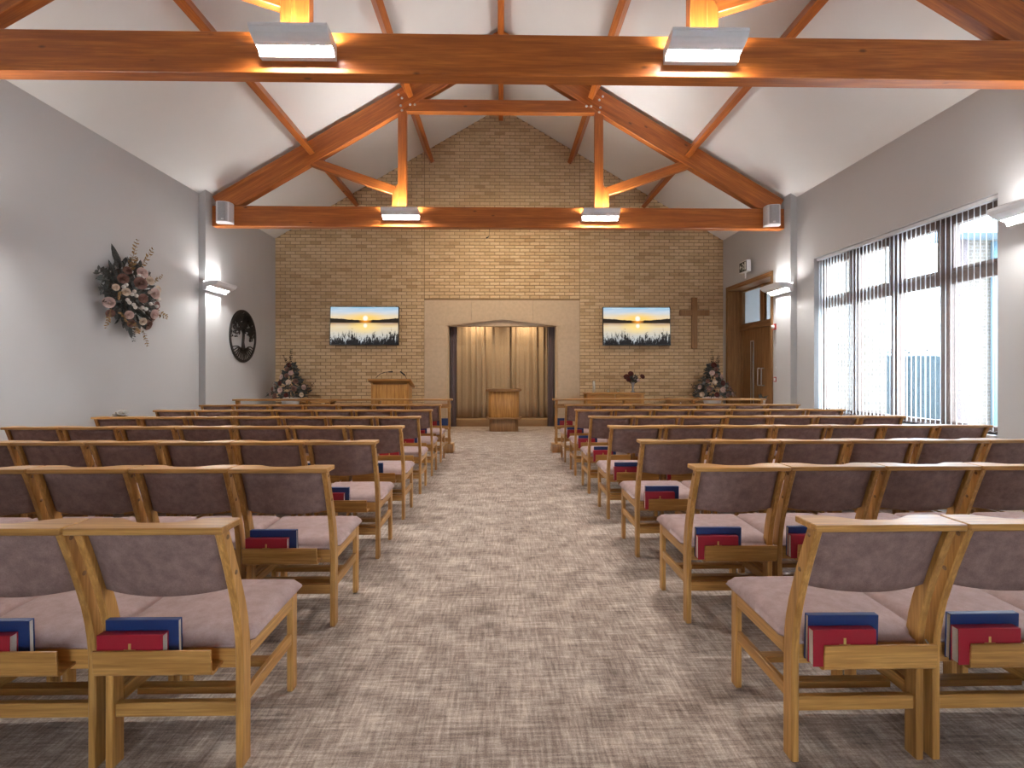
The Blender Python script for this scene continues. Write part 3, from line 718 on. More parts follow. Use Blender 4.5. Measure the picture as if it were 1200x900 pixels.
    MB().add(vs, fs, True).obj('seat', SEATF, t)
    # bent plywood book tray
    o = [(0.007, 0.340), (-0.045, 0.334)]
    for k in range(1, 6):
        a = PI/2*k/5; o.append((-0.045-0.020*math.sin(a), 0.354-0.020*math.cos(a)))
    o.append((-0.070, 0.420)); th = 0.008
    inn = [(-0.062, 0.421), (-0.0570, 0.356), (-0.052, 0.348), (-0.044, 0.343), (0.007, 0.349)]
    x0, x1 = (-0.210, 0.155) if sd > 0 else (-0.155, 0.210)
    MB().prism(o+inn, x0, x1, 0).obj('book_tray', OAK[0], t, 0.0015, 1)
    return t
def near_details(t, sd, nearrow):
    pl = PLUG
    for sx in (-1, 1):
        for z in (0.782, 0.655):
            o = link('wooden_plug', pl, t, T(sx*HWC, lean(z)+0.024, z) @ Ry(sx*PI/2))
    if nearrow:
        x = -sd*(HWC+0.006)
        link('link_bracket', BRKT, t, T(x, 0.002, 0.375))
PLUG = MB().lathe([(0.0, 0.0035), (0.006, 0.0028), (0.008, 0.0)], 10).mesh('wooden_plug', plain('dark_oak_plug', (0.20, 0.10, 0.04), 0.5))
BRKT = MB().tube([(-0.004, -0.006, 0.028), (0.004, -0.012, 0.012), (0.001, -0.012, 0.0), (-0.004, -0.012, -0.012), (0.004, -0.006, -0.028)], 0.0025, 6).mesh('link_bracket', STEEL)
protoL, protoR = make_chair(1), make_chair(-1); usedL = usedR = False

# books
def bookm(name, col):
    t = NT(name); n = t.noise(t.coord(), 400, 2); t.col(t.ramp(n, [(0.3, tuple(c*0.85 for c in col)), (0.7, col)])).rough(0.42); t.bump(n, 0.15, 0.001); return t.m
BLUE = bookm('blue_cloth_cover', (0.008, 0.030, 0.125)); RED = bookm('red_cloth_cover', (0.330, 0.006, 0.020))
PAPER = plain('book_pages', (0.62, 0.58, 0.50), 0.8, 0.05, 200); GOLD = plain('gold_foil', (0.55, 0.36, 0.10), 0.35)
def book_meshes(nm, w, h, th, cov):
    c = 0.003
    # stands on its fore-edge: spine up, page ends left and right
    m = MB(); m.box(-w/2, w/2, 0, c, 0, h); m.box(-w/2, w/2, th-c, th, 0, h); m.box(-w/2, w/2, c, th-c, h-c, h)
    cover = m.mesh(nm+'_cover', cov, 0.0008, 1)
    pages = MB().box(-w/2+0.003, w/2-0.003, c, th-c, 0.004, h-c).mesh(nm+'_pages', PAPER)
    m = MB(); z = h*0.52
    m.box(-0.004, 0.004, -0.0008, 0.0002, z-0.030, z+0.030); m.box(-0.018, 0.018, -0.0008, 0.0002, z+0.004, z+0.011)
    for k in (-1, 1): m.add([(k*0.008, -0.0006, z-0.02), (k*0.040, -0.0006, z-0.012), (k*0.034, -0.0006, z-0.006), (k*0.030, -0.0006, z-0.012)], [(0, 1, 2, 3)])
    emb = m.mesh(nm+'_emblem', GOLD)
    return cover, pages, emb
BLUE_M = book_meshes('blue', 0.230, 0.152, 0.020, BLUE); RED_M = book_meshes('red', 0.204, 0.116, 0.030, RED)
def book(kind, loc, rz, tilt, label):
    cover, pages, emb = BLUE_M if kind == 'blue' else RED_M
    t = thing('hymn_book', label, 'book', loc, 0, kind+' books in the chair trays')
    t.rotation_euler = (tilt, 0, rz)
    link('cover', cover, t); link('pages', pages, t)
    if kind == 'red': link('gold_emblem', emb, t)
    return t

ORD = ['nearest', 'second nearest', 'third nearest', 'fourth nearest', 'fifth nearest', 'sixth nearest', 'farthest']
POS = ['', 'second', 'third', 'fourth', 'fifth', 'sixth', 'seventh']
rnd = random.Random(21)
PITCH = 0.474
for r in range(7):
    Yr = 1.675+0.925*r
    ncol = (3, 5, 7, 7, 7, 7, 7)[r]
    for sd, side in ((1, 'left'), (-1, 'right')):
        xa = -0.824 if sd > 0 else 0.945-0.01*r
        for c in range(ncol):
            xc = xa-sd*(0.2345+c*PITCH)
            p = protoL if sd > 0 else protoR
            if (sd > 0 and not usedL) or (sd < 0 and not usedR):
                ch = p; src = None
                if sd > 0: usedL = True
                else: usedR = True
            else: ch = copy_tree(p)
            rz = rnd.uniform(-0.002, 0.002)+(0.005 if sd < 0 else 0.0)
            yy = Yr+rnd.uniform(-0.006, 0.006)+(0.005*(xc-xa) if sd < 0 else 0.0)
            ch.location = (xc, yy, 0); ch.rotation_euler = (0, 0, rz)
            if c == 0: ch['label'] = 'oak aisle-end chair with mauve cushions, %s row %s of the aisle' % (ORD[r], side)
            else: ch['label'] = 'oak chair with mauve cushions, %s from aisle, %s row on the %s' % (POS[c], ORD[r], side)
            ch['_row'] = r; ch['_sd'] = sd
            if c < (3 if r == 0 else 2):
                where = ('aisle-end chair, %s row on the %s' if c == 0 else POS[c]+' chair from aisle, %s row on the %s') % (ORD[r], side)
                jx = rnd.uniform(-0.008, 0.02)*sd
                bx = xc+(-0.092 if sd > 0 else -0.055)+jx
                book('blue', (bx, yy-0.026, 0.3470), rz+rnd.uniform(-0.02, 0.02), 0.03, 'blue book in tray of '+where)
                if not (r == 3 and sd > 0 and c == 0):
                    book('red', (xc+(-0.104 if sd > 0 else -0.078)+jx*0.5, yy-0.0615+0.001, 0.3500), rz, -0.02 if False else 0.0, 'red book in tray of '+where)
for ch in [o for o in C.objects if '_row' in o.keys()]:
    if ch['_row'] < 4: near_details(ch, ch['_sd'], ch['_row'] < 2)
    del ch['_row']; del ch['_sd']

# ---------------- front rails before the first row
def front_rail(sd, label):
    xa = -0.80 if sd > 0 else 0.86; xb = -4.20 if sd > 0 else 4.22
    t = thing('front_rail', label, 'rail', (0, 8.23, 0), 0, 'oak front rails')
    lo, hi = min(xa, xb), max(xa, xb)
    MB().box(lo-0.03, hi+0.03, -0.10, 0.03, 0.822, 0.850).obj('cap_rail', OAK[0], t, 0.004, 2)
    MB().box(lo, hi, -0.012, 0.012, 0.700, 0.765).obj('middle_rail', OAK[0], t, 0.003, 1)
    MB().box(lo, hi, -0.012, 0.012, 0.16, 0.22).obj('lower_rail', OAK[0], t, 0.003, 1)
    n = 4
    for k in range(n):
        x = xa+(xb-xa)*k/(n-1)
        x = min(max(x, lo+0.03), hi-0.03)
        prof = [(0.03, 0.0), (-0.03, 0.0), (-0.03, 0.60), (-0.085, 0.822), (0.0, 0.822), (0.03, 0.60)]
        MB().prism(prof, x-0.02, x+0.02, 0).obj('post', OAK[2], t, 0.003, 1)
        MB().box(x-0.075, x+0.075, -0.14, 0.14, 0.0, 0.13).obj('foot_block', OAK[2], t, 0.006, 2)
    MB().prism([(-0.012, 0.375), (-0.11, 0.375), (-0.118, 0.383), (-0.118, 0.430), (-0.110, 0.430), (-0.108, 0.387), (-0.012, 0.385)], lo+0.03, hi-0.03, 0).obj('book_shelf', OAK[0], t, 0.002, 1)
    MB().box(lo, hi, -0.012, 0.012, 0.36, 0.40).obj('shelf_rail', OAK[0], t, 0.003, 1)
front_rail(1, 'long oak front rail before the left block of chairs')
front_rail(-1, 'long oak front rail before the right block of chairs')
book('blue', (-0.96, 8.175, 0.386), 0, 0, 'blue book on the left front rail shelf, at the aisle end')
book('red', (-1.12, 8.132, 0.386), 0, 0, 'red book on the left front rail shelf, near the aisle')
book('blue', (1.02, 8.175, 0.386), 0, 0, 'blue book on the right front rail shelf, at the aisle end')
book('red', (1.04, 8.132, 0.386), 0, 0, 'red book on the right front rail shelf, near the aisle')

# ================================================================== CHANCEL FURNITURE
# central plinth desk
pt = thing('oak_plinth', 'oak plinth desk with chamfered top standing before the curtain', 'plinth', (0.06, 11.12, 0))
def oct_(w, dpt, c): return [(-w+c, -dpt), (w-c, -dpt), (w, -dpt+c), (w, dpt-c), (w-c, dpt), (-w+c, dpt), (-w, dpt-c), (-w, -dpt+c)]
MB().prism(oct_(0.31, 0.20, 0.06), 0.0, 0.27, 2).obj('base', OAKD[2], pt, 0.003, 1)
MB().prism(oct_(0.38, 0.26, 0.07), 0.27, 0.30, 2).obj('flange', OAKD[0], pt, 0.006, 2)
MB().prism(oct_(0.325, 0.21, 0.06), 0.30, 0.86, 2).obj('body', OAK[2], pt, 0.003, 1)
MB().prism(oct_(0.38, 0.26, 0.07), 0.86, 0.91, 2).obj('top_board', OAKD[0], pt, 0.010, 2)
# lectern
lc = thing('lectern', 'oak lectern with sloping top and two gooseneck microphones', 'lectern', (-2.28, 10.75, 0))
MB().box(-0.35, 0.35, -0.20, -0.175, 0.06, 1.02).obj('front_panel', OAK[2], lc, 0.003, 1)
for sx in (-1, 1): MB().prism([(-0.205, 0.0), (0.22, 0.0), (0.22, 0.93), (-0.205, 1.06)], sx*0.365-0.02, sx*0.365+0.02, 0).obj('side_panel', OAK[2], lc, 0.004, 1)
MB().box(-0.44, 0.44, -0.29, 0.29, 0, 0.035).obj('top_board', OAK[0], lc, 0.008, 2, T(0, 0.0, 1.02) @ Rx(math.radians(-17)))
MB().box(-0.40, 0.40, -0.24, 0.26, 0, 0.06).obj('base_board', OAK[0], lc, 0.008, 2)
def goose(pts, h0, h1):
    g = MB().tube(pts, 0.006, 8).obj('microphone_neck', BLACK, lc)
    MB().tube([h0, h1], [0.013, 0.016], 10).obj('microphone_head', BLACK, g)
zt = 1.08
goose([(-0.30, -0.16, zt), (-0.29, -0.15, zt+0.08), (-0.22, -0.12, zt+0.15), (-0.12, -0.08, zt+0.19), (-0.06, -0.05, zt+0.195)], (-0.06, -0.05, zt+0.195), (0.02, -0.02, zt+0.195))
goose([(0.33, -0.16, zt), (0.33, -0.15, zt+0.06), (0.30, -0.12, zt+0.12)], (0.30, -0.12, zt+0.12), (0.19, -0.07, zt+0.20))
# side table, left
sdt = thing('side_table', 'low oak side table behind the left front rail', 'side table', (-4.0, 11.15, 0))
MB().box(-0.36, 0.36, -0.20, 0.20, 0.62, 0.65).obj('table_top', OAK[0], sdt, 0.005, 1)
for sx in (-1, 1):
    for sy in (-1, 1): MB().box(sx*0.30-0.05, sx*0.30+0.05, sy*0.16-0.025, sy*0.16+0.025, 0, 0.62).obj('leg', OAKD[2], sdt, 0.004, 1)
# communion table
ct = thing('communion_table', 'oak communion table with panelled apron against the brick wall', 'table', (2.45, 11.15, 0))
MB().box(-0.63, 0.63, -0.27, 0.27, 0.80, 0.83).obj('table_top', OAK[0], ct, 0.006, 2)
for sx in (-1, 1):
    for sy in (-1, 1): MB().box(sx*0.57-0.04, sx*0.57+0.04, sy*0.22-0.03, sy*0.22+0.03, 0, 0.80).obj('leg', OAK[2], ct, 0.004, 1)
for a, b in ((-0.53, -0.01), (0.01, 0.53)): MB().box(a, b, -0.235, -0.215, 0.655, 0.795).obj('apron_panel', OAK[0], ct, 0.004, 1)
MB().box(-0.53, 0.53, -0.24, -0.20, 0.60, 0.65).obj('apron_rail', OAK[0], ct, 0.004, 1)
MB().box(-0.025, 0.065, -0.24, -0.20, 0.0, 0.60).obj('centre_leg', OAK[2], ct, 0.004, 1)
for a, b in ((-0.53, -0.03), (0.07, 0.53)): MB().box(a, b, -0.225, -0.205, 0.10, 0.60).obj('fabric_panel', BACKF, ct)
cab = thing('bedside_cabinet', 'small oak cabinet with drawer beneath the wall cross', 'cabinet', (3.88, 11.2, 0))
MB().box(-0.22, 0.22, -0.20, 0.20, 0.685, 0.705).obj('cabinet_top', OAK[0], cab, 0.004, 1)
MB().box(-0.20, 0.20, -0.17, 0.19, 0.44, 0.685).obj('body', OAKD[0], cab, 0.003, 1)
dr = MB().box(-0.145, 0.145, -0.188, -0.170, 0.50, 0.67).obj('drawer', OAKD[0], cab, 0.004, 1)
MB().lathe([(0.006, 0), (0.006, 0.012), (0.016, 0.02), (0.012, 0.03), (0.0, 0.032)], 12).obj('knob', WHITEM, dr, 0, 1, T(0, -0.188, 0.60) @ Rx(PI/2))
for sx in (-1, 1):
    for sy in (-1, 1): MB().box(sx*0.18-0.025, sx*0.18+0.025, sy*0.16-0.02, sy*0.16+0.02, 0, 0.44 if sy > 0 else 0.44).obj('leg', OAK[2], cab, 0.003, 1)
# candle and glass tealights on the table
TZ = 0.83
cd = thing('pillar_candle', 'tall white candle in a clear glass cylinder on the communion table', 'candle', (2.02, 11.1, TZ))
MB().lathe([(0.0, 0.004), (0.024, 0.004), (0.024, 0.24), (0.018, 0.244), (0.0, 0.240)], 20).obj('wax', plain('white_wax', (0.78, 0.74, 0.66), 0.5), cd)
MB().lathe([(0.0, 0.0), (0.038, 0.0), (0.038, 0.27), (0.035, 0.27), (0.035, 0.006), (0.0, 0.006)], 24).obj('glass_cylinder', GLASS, cd)
MB().tube([(0, 0, 0.238), (0.001, 0, 0.255)], 0.0015, 6).obj('wick', BLACK, cd)
for k, (x, lb) in enumerate(((2.33, 'small glass tealight holder nearer the tall candle'), (2.545, 'small glass tealight holder nearer the flower vase'))):
    h = thing('tealight_holder', lb, 'tealight', (x, 11.08, TZ), 0, 'glass tealights on the table')
    MB().lathe([(0.0, 0.0), (0.034, 0.0), (0.042, 0.035), (0.038, 0.07), (0.035, 0.07), (0.036, 0.035), (0.03, 0.012), (0.0, 0.012)], 18).obj('glass_cup', GLASS, h)
    MB().lathe([(0.0, 0.013), (0.02, 0.013), (0.02, 0.028), (0.0, 0.028)], 14).obj('tealight', WHITEM, h)

# ---------------- televisions
def screenm():
    t = NT('sunset_lake_picture'); uv = t.n.new('ShaderNodeTexCoord').outputs['UV']; x, y, _ = t.sep(uv)
    sky = t.ramp(y, [(0.62, (0.95, 0.62, 0.22)), (0.74, (0.80, 0.64, 0.40)), (0.88, (0.52, 0.62, 0.72)), (1.0, (0.30, 0.52, 0.70))])
    cl = t.noise(t.coord('UV', (3, 14, 1)), 1.0, 4, 0.6); sky = t.mix(t.math('MULTIPLY', t.fit(cl, 0.45, 0.7), 0.6), sky, (0.72, 0.72, 0.74))
    dx = t.math('SUBTRACT', x, 0.515)
    def blob(cy, sx, sy):
        a = t.math('POWER', t.math('DIVIDE', t.math('ABSOLUTE', dx), sx), 2.0); b = t.math('POWER', t.math('DIVIDE', t.math('ABSOLUTE', t.math('SUBTRACT', y, cy)), sy), 2.0)
        return t.math('SUBTRACT', 1.0, t.math('SQRT', t.math('ADD', a, b)), clamp=True)
    sky = t.mix(blob(0.70, 0.36, 0.20), sky, (1.0, 0.62, 0.10)); sky = t.mix(t.math('MULTIPLY', blob(0.70, 0.045, 0.085), 2.2, clamp=True), sky, (1.0, 0.97, 0.85))
    wn = t.noise(t.coord('UV', (4, 30, 1)), 1.0, 3)
    wat = t.ramp(y, [(0.0, (0.40, 0.46, 0.54)), (0.25, (0.58, 0.54, 0.45)), (0.48, (0.80, 0.62, 0.34)), (0.56, (0.45, 0.26, 0.12))])
    wat = t.mix(t.math('MULTIPLY', t.fit(wn, 0.4, 0.7), 0.35), wat, (0.66, 0.68, 0.72))
    wat = t.mix(blob(0.47, 0.28, 0.22), wat, (1.0, 0.72, 0.22)); wat = t.mix(t.math('MULTIPLY', blob(0.50, 0.035, 0.07), 2.0, clamp=True), wat, (1, 0.95, 0.8))
    c = t.mix(t.math('GREATER_THAN', y, 0.575), wat, sky)
    hn = t.noise(t.coord('UV', (9, 0.001, 1)), 1.0, 5, 0.65)
    top = t.math('ADD', 0.635, t.math('ADD', t.math('MULTIPLY', t.math('ABSOLUTE', dx), 0.13), t.math('MULTIPLY', t.math('SUBTRACT', hn, 0.5), 0.07)))
    hill = t.math('MULTIPLY', t.math('LESS_THAN', y, top), t.math('GREATER_THAN', y, 0.575))
    c = t.mix(t.math('MULTIPLY', hill, 0.985), c, (0.012, 0.009, 0.008)); c = t.mix(t.math('MULTIPLY', t.math('MULTIPLY', hill, blob(0.62, 0.10, 0.10)), 1.0), c, (1.0, 0.35, 0.03))
    rn = t.noise(t.coord('UV', (46, 5, 1)), 1.0, 4, 0.75, 0.8); rl = t.noise(t.coord('UV', (5, 0.01, 1), (4, 0, 0)), 1.0, 2)
    thr = t.math('ADD', t.math('MULTIPLY_ADD', y, 0.80, 0.33), t.math('MULTIPLY', t.math('SUBTRACT', rl, 0.5), -0.45))
    c = t.mix(t.math('MULTIPLY', t.fit(t.math('SUBTRACT', rn, thr), 0.0, 0.05), 0.985), c, (0.008, 0.006, 0.006))
    t.col((0.004, 0.004, 0.004)).rough(0.5).set('Specular IOR Level', 0.1).set('Emission Color', c).set('Emission Strength', 0.52); return t.m
SCR = screenm()
def tv(x, z, label):
    t = thing('television', label, 'television', (x, YB-0.012, z), 0, 'wall televisions')
    tl = Rx(math.radians(-3))
    MB().box(-0.18, 0.18, -0.05, 0.006, -0.15, 0.15).obj('wall_bracket', BLACK, t)
    MB().box(-0.76, 0.76, -0.115, -0.055, -0.43, 0.43).obj('casing', BLACK, t, 0.006, 1, tl)
    m = MB(); m.add([(-0.745, -0.1165, -0.412), (0.745, -0.1165, -0.412), (0.745, -0.1165, 0.415), (-0.745, -0.1165, 0.415)], [(0, 1, 2, 3)])
    me = m.mesh('screen', SCR, fixn=False); uvl = me.uv_layers.new(name='UVMap')
    for k, uv in enumerate(((0, 0), (1, 0), (1, 1), (0, 1))): uvl.data[k].uv = uv
    link('screen', me, t, tl)
tv(-3.02, 2.29, 'wall television showing a lake sunset, above the lectern')
tv(3.03, 2.29, 'wall television showing a lake sunset, beside the oak cross')
# wall cross
m = MB()
cx, cz = 4.36, 2.60
poly = [(-0.065, -0.80), (0.065, -0.80), (0.065, -0.06), (0.34, -0.06), (0.34, 0.07), (0.065, 0.07), (0.065, 0.35), (-0.065, 0.35), (-0.065, 0.07), (-0.34, 0.07), (-0.34, -0.06), (-0.065, -0.06)]
o = MB().prism(poly, -0.045, 0, 1).obj('wall_cross', OAKD[2], None, 0.004, 1, T(cx, YB-0.006, cz)); tag(o, 'plain oak cross fixed on the brick wall', 'cross')

# ---------------- round metal tree of life on the left wall
tw = thing('metal_tree_disc', 'round black metal tree of life on the left wall', 'wall art', (-HW+0.004, 10.05, 1.97), PI/2)
# local X runs along the wall (+Y world), local -Y points into the room
R = 0.51; seg = 64; th = (-0.022, -0.010)
def annulus(mb, r0, r1, y0, y1, n=64):
    vs = []
    for j in range(n):
        a = 2*PI*j/n
        for r, y in ((r0, y0), (r1, y0), (r1, y1), (r0, y1)): vs.append((r*math.cos(a), y, r*math.sin(a)))
    fs = [(4*j+k, 4*((j+1) % n)+k, 4*((j+1) % n)+(k+1) % 4, 4*j+(k+1) % 4) for j in range(n) for k in range(4)]
    mb.add(vs, fs)
m = MB(); annulus(m, R-0.045, R, -0.026, -0.006); m.obj('rim', IRON, tw)
def strip(mb, pts, ws, y0, y1):
    L = []; Rr = []
    for k, p in enumerate(pts):
        a = pts[max(k-1, 0)]; b = pts[min(k+1, len(pts)-1)]; d = Vector((b[0]-a[0], b[1]-a[1])).normalized(); n_ = Vector((-d.y, d.x))
        L.append((p[0]+n_.x*ws[k], p[1]+n_.y*ws[k])); Rr.append((p[0]-n_.x*ws[k], p[1]-n_.y*ws[k]))
    for k in range(len(pts)-1):
        mb.prism([L[k], L[k+1], Rr[k+1], Rr[k]], y0, y1, 1)
rnd = random.Random(9); trunk = MB(); leaves = MB(); roots = MB()
strip(trunk, [(0.0, -0.26), (-0.012, -0.12), (0.01, 0.02), (0.0, 0.12)], [0.075, 0.042, 0.040, 0.044], *th)
tips = []
def branch(x, z, a, L, w, dep):
    pts = [(x, z)]; n = 4
    for k in range(n):
        a += rnd.uniform(-0.28, 0.28); x += math.cos(a)*L/n; z += math.sin(a)*L/n
        if math.hypot(x, z) > R-0.05: break
        pts.append((x, z))
    if len(pts) < 2: return
    strip(trunk, pts, [max(0.004, w*(1-0.6*k/len(pts))) for k in range(len(pts))], *th)
    tips.extend(pts[1:])
    if dep < 3:
        for q in range(3 if dep < 2 else 2): branch(*pts[rnd.randint(1, len(pts)-1)], a+rnd.uniform(-0.95, 0.95), L*0.66, w*0.55, dep+1)
for a0 in (0.35, 0.8, 1.25, 1.75, 2.25, 2.75): branch(0, 0.05+rnd.uniform(0, 0.08), a0, 0.27, 0.026, 0)
for k in range(700):
    if tips and k % 3: bx, bz = rnd.choice(tips); bx += rnd.gauss(0, 0.045); bz += rnd.gauss(0, 0.04)
    else:
        a = rnd.uniform(-0.15, PI+0.15); r = rnd.uniform(0.15, R-0.04); bx = r*math.cos(a); bz = r*math.sin(a)+0.02
    if math.hypot(bx, bz) > R-0.03 or bz < -0.12 or (bz < 0.03 and abs(bx) < 0.22): continue
    a = rnd.uniform(0, 2*PI); l_ = rnd.uniform(0.015, 0.028); w_ = l_*0.5
    leaves.prism([(bx+math.cos(a)*l_, bz+math.sin(a)*l_), (bx-math.sin(a)*w_, bz+math.cos(a)*w_), (bx-math.cos(a)*l_, bz-math.sin(a)*l_), (bx+math.sin(a)*w_, bz-math.cos(a)*w_)], th[0]-0.003, th[1], 1)
for k in range(15):
    a = -PI*(0.06+0.88*k/14); pts = [(0.06*math.cos(a), -0.25+0.02*math.sin(a))]
    rr_ = 0.06
    for q in range(1, 6):
        f = q/5; tx = (R-0.03)*math.cos(-PI*(0.16+0.68*k/14)); tz = (R-0.03)*math.sin(-PI*(0.16+0.68*k/14))
        pts.append((pts[0][0]+(tx-pts[0][0])*f+rnd.uniform(-0.012, 0.012), pts[0][1]+(tz-pts[0][1])*f+rnd.uniform(-0.01, 0.01)+0.04*math.sin(PI*f)))
    strip(roots, pts, [0.020, 0.016, 0.013, 0.010, 0.009, 0.008], *th)
trunk.obj('trunk_and_branches', IRON, tw); roots.obj('roots', IRON, tw); lo_ = leaves.obj('leaves', IRON, tw, fixn=False); lo_['kind'] = 'stuff'
for a in (0.8, 2.3, 3.9, 5.5): MB().box(-0.012, 0.012, -0.008, 0.0, -0.012, 0.012).obj('wall_spacer', IRON, tw, 0, 1, T((R-0.02)*math.cos(a), 0, (R-0.02)*math.sin(a)))

# ================================================================== FLOWERS
def flm(name, a, b): 
    t = NT(name); n = t.noise(t.coord(), 60, 3); t.col(t.ramp(n, [(0.3, a), (0.7, b)])).rough(0.8); return t.m
BLUSH = flm('blush_petal', (0.52, 0.36, 0.32), (0.66, 0.52, 0.47)); CREAM = flm('cream_petal', (0.58, 0.45, 0.33), (0.70, 0.60, 0.50))
MAUVE = flm('mauve_petal', (0.20, 0.105, 0.085), (0.30, 0.17, 0.14)); BURG = flm('burgundy_petal', (0.07, 0.016, 0.014), (0.15, 0.035, 0.028))
LEAF = flm('grey_green_leaf', (0.045, 0.050, 0.045), (0.12, 0.125, 0.115)); LEAF2 = flm('dusty_leaf', (0.10, 0.105, 0.10), (0.19, 0.19, 0.185))
TAN = flm('tan_dried_leaf', (0.22, 0.13, 0.05), (0.36, 0.23, 0.10)); BERRY = flm('white_berry', (0.60, 0.57, 0.52), (0.72, 0.70, 0.66)); TWIG = flm('dark_twig', (0.035, 0.02, 0.015), (0.06, 0.035, 0.025))
def rose_mesh(mat):
    m = MB(); r_ = random.Random(2)
    for lay, (n, r, h, open_) in enumerate(((3, 0.26, 0.80, 0.05), (4, 0.46, 0.76, 0.20), (5, 0.72, 0.64, 0.45), (6, 0.95, 0.42, 0.80))):
        for k in range(n):
            a0 = 2*PI*k/n+lay*0.7+r_.uniform(-0.1, 0.1); wd = 2*PI/n*0.72
            def fn(u, v):
                a = a0+(u-0.5)*2*wd*0.8
                rr = r*(0.25+0.75*v**0.7)+open_*0.18*v*v
                z = h*v*(1-0.25*(2*u-1)**2)-0.10*open_*v*v
                return (rr*math.cos(a), rr*math.sin(a), z)
            m.grid(5, 4, fn)
    m.lathe([(0.0, 0.74), (0.14, 0.70), (0.26, 0.45), (0.16, 0.0)], 8)
    return m.mesh('rose', mat, fixn=False)
ROSES = {k: rose_mesh(v) for k, v in (('blush', BLUSH), ('cream', CREAM), ('mauve', MAUVE), ('burgundy', BURG), ('white', BERRY))}
def frame_to(d, roll=0.0):
    q = Vector(d).normalized().to_track_quat('Z', 'Y'); return q.to_matrix().to_4x4() @ Rz(roll)
def leaf(mb, p, d, l, w, curl=0.25):
    d = Vector(d).normalized(); p = Vector(p); s = d.cross(Vector((random.uniform(-1, 1), random.uniform(-1, 1), random.uniform(-1, 1)))).normalized(); n_ = d.cross(s)
    prof = ((0, 0.12), (0.3, 0.85), (0.55, 1.0), (0.8, 0.6), (1.0, 0.0)); vs = []
    for f, ww in prof:
        c = p+d*l*f-n_*curl*l*f*f
        vs += [c-s*w*ww*0.5+n_*w*0.12*ww, c, c+s*w*ww*0.5+n_*w*0.12*ww]
    fs = []
    for k in range(4): fs += [(3*k, 3*k+1, 3*k+4, 3*k+3), (3*k+1, 3*k+2, 3*k+5, 3*k+4)]
    mb.add(vs, fs, True)
def sprig(parent, name, p, d, L, mat, n=8, lw=0.03, droop=0.0, big=False):
    mb = MB(); p = Vector(p); d = Vector(d).normalized(); pts = []
    for k in range(n+1):
        f = k/n; pts.append(p+d*L*f+Vector((0, 0, -droop*L*f*f)))
    mb.tube(pts, [0.004*(1-0.6*k/n) for k in range(n+1)], 5)
    for k in range(max(1, n//4), n+1):
        for sg in (-1, 1):
            s = d.cross(Vector((0.3, 1, 0.2))).normalized()*sg
            leaf(mb, pts[k], d*0.7+s+Vector((random.uniform(-.3, .3), random.uniform(-.3, .3), random.uniform(-.2, .2))), lw*(1.3 if k < n else 1.0)*(1-0.4*k/n), lw*0.62*(1-0.4*k/n))
    return mb.obj(name, mat, parent, fixn=False)
def rose(parent, kind, p, d, r):
    o = link('rose', ROSES[kind], parent, T(*p) @ frame_to(d, random.uniform(0, 6)) @ Matrix.Diagonal((r, r, r, 1)))
    return o

# wall spray: local -Y into the room, X along the wall
random.seed(31)
ws = thing('flower_spray', 'large dried rose and foliage spray hung on the left wall', 'flowers', (-HW, 6.90, 2.32), PI/2)
body = MB(); dusty = MB()
def spray_pt(u, v):  # u along wall, v up, bulging out
    e = max(0.0, 1-(u/0.46)**2-(v/0.44)**2); return (u, -0.05-0.20*math.sqrt(e), v)
for k in range(360):
    a = random.uniform(0, 2*PI); r = math.sqrt(random.random()); p = spray_pt(0.42*r*math.cos(a), 0.40*r*math.sin(a))
    p = (p[0], p[1]*random.uniform(0.3, 0.85), p[2])
    d = (math.cos(a)*(0.4+r), -0.55*random.random()-0.1, math.sin(a)*(0.4+r)+random.uniform(-.3, .3))
    leaf(body if k % 3 else dusty, p, d, random.uniform(0.07, 0.13), random.uniform(0.035, 0.06))
body.obj('dark_foliage', LEAF, ws, fixn=False)['kind'] = 'stuff'; dusty.obj('dusty_foliage', LEAF2, ws, fixn=False)['kind'] = 'stuff'
MB().lathe([(0.0, 0.05), (0.3, 0.03), (0.33, 0.0)], 20).obj('wall_pad', LEAF, ws, 0, 1, T(0, -0.002, 0) @ Rx(PI/2))
# positions read as (along wall, up): wall direction u grows to the far end
for kind, u, v, r in (('blush', -0.02, 0.27, 0.085), ('cream', 0.10, 0.19, 0.07), ('mauve', -0.32, 0.14, 0.075), ('mauve', -0.10, 0.12, 0.095), ('blush', 0.18, 0.03, 0.085), ('mauve', -0.06, -0.07, 0.07),
                      ('blush', -0.42, -0.17, 0.08), ('blush', 0.26, -0.24, 0.08), ('mauve', 0.30, -0.38, 0.09), ('cream', 0.06, -0.36, 0.06), ('cream', 0.12, -0.47, 0.06), ('mauve', 0.44, -0.10, 0.07), ('cream', 0.37, 0.12, 0.06), ('mauve', 0.40, -0.28, 0.065),
                      ('mauve', -0.24, 0.26, 0.06), ('cream', -0.30, -0.02, 0.06), ('blush', -0.20, -0.30, 0.065), ('mauve', -0.36, -0.30, 0.06), ('mauve', -0.10, -0.40, 0.06), ('cream', -0.40, 0.02, 0.05)):
    p = spray_pt(u, v); rose(ws, kind, (p[0], p[1]-0.055, p[2]), (u*0.9-0.35, -0.8, v*0.7), r*0.80)
for u, v in ((-0.20, 0.0), (-0.23, -0.04), (-0.17, -0.05), (-0.19, -0.17), (-0.05, -0.19), (0.02, -0.2), (0.06, 0.03), (0.10, -0.12), (0.30, 0.10), (0.33, 0.05), (0.31, -0.04), (0.36, -0.02), (0.29, -0.13), (-0.16, -0.2), (-0.30, 0.07), (-0.33, 0.04), (-0.28, -0.12), (-0.25, -0.15), (-0.05, 0.2), (-0.1, 0.22)):
    p = spray_pt(u, v)
    MB().lathe([(0, -0.026), (0.018, -0.018), (0.026, 0), (0.018, 0.018), (0, 0.026)], 10).obj('white_bud', BERRY, ws, 0, 1, T(p[0], p[1]-0.065, p[2]))
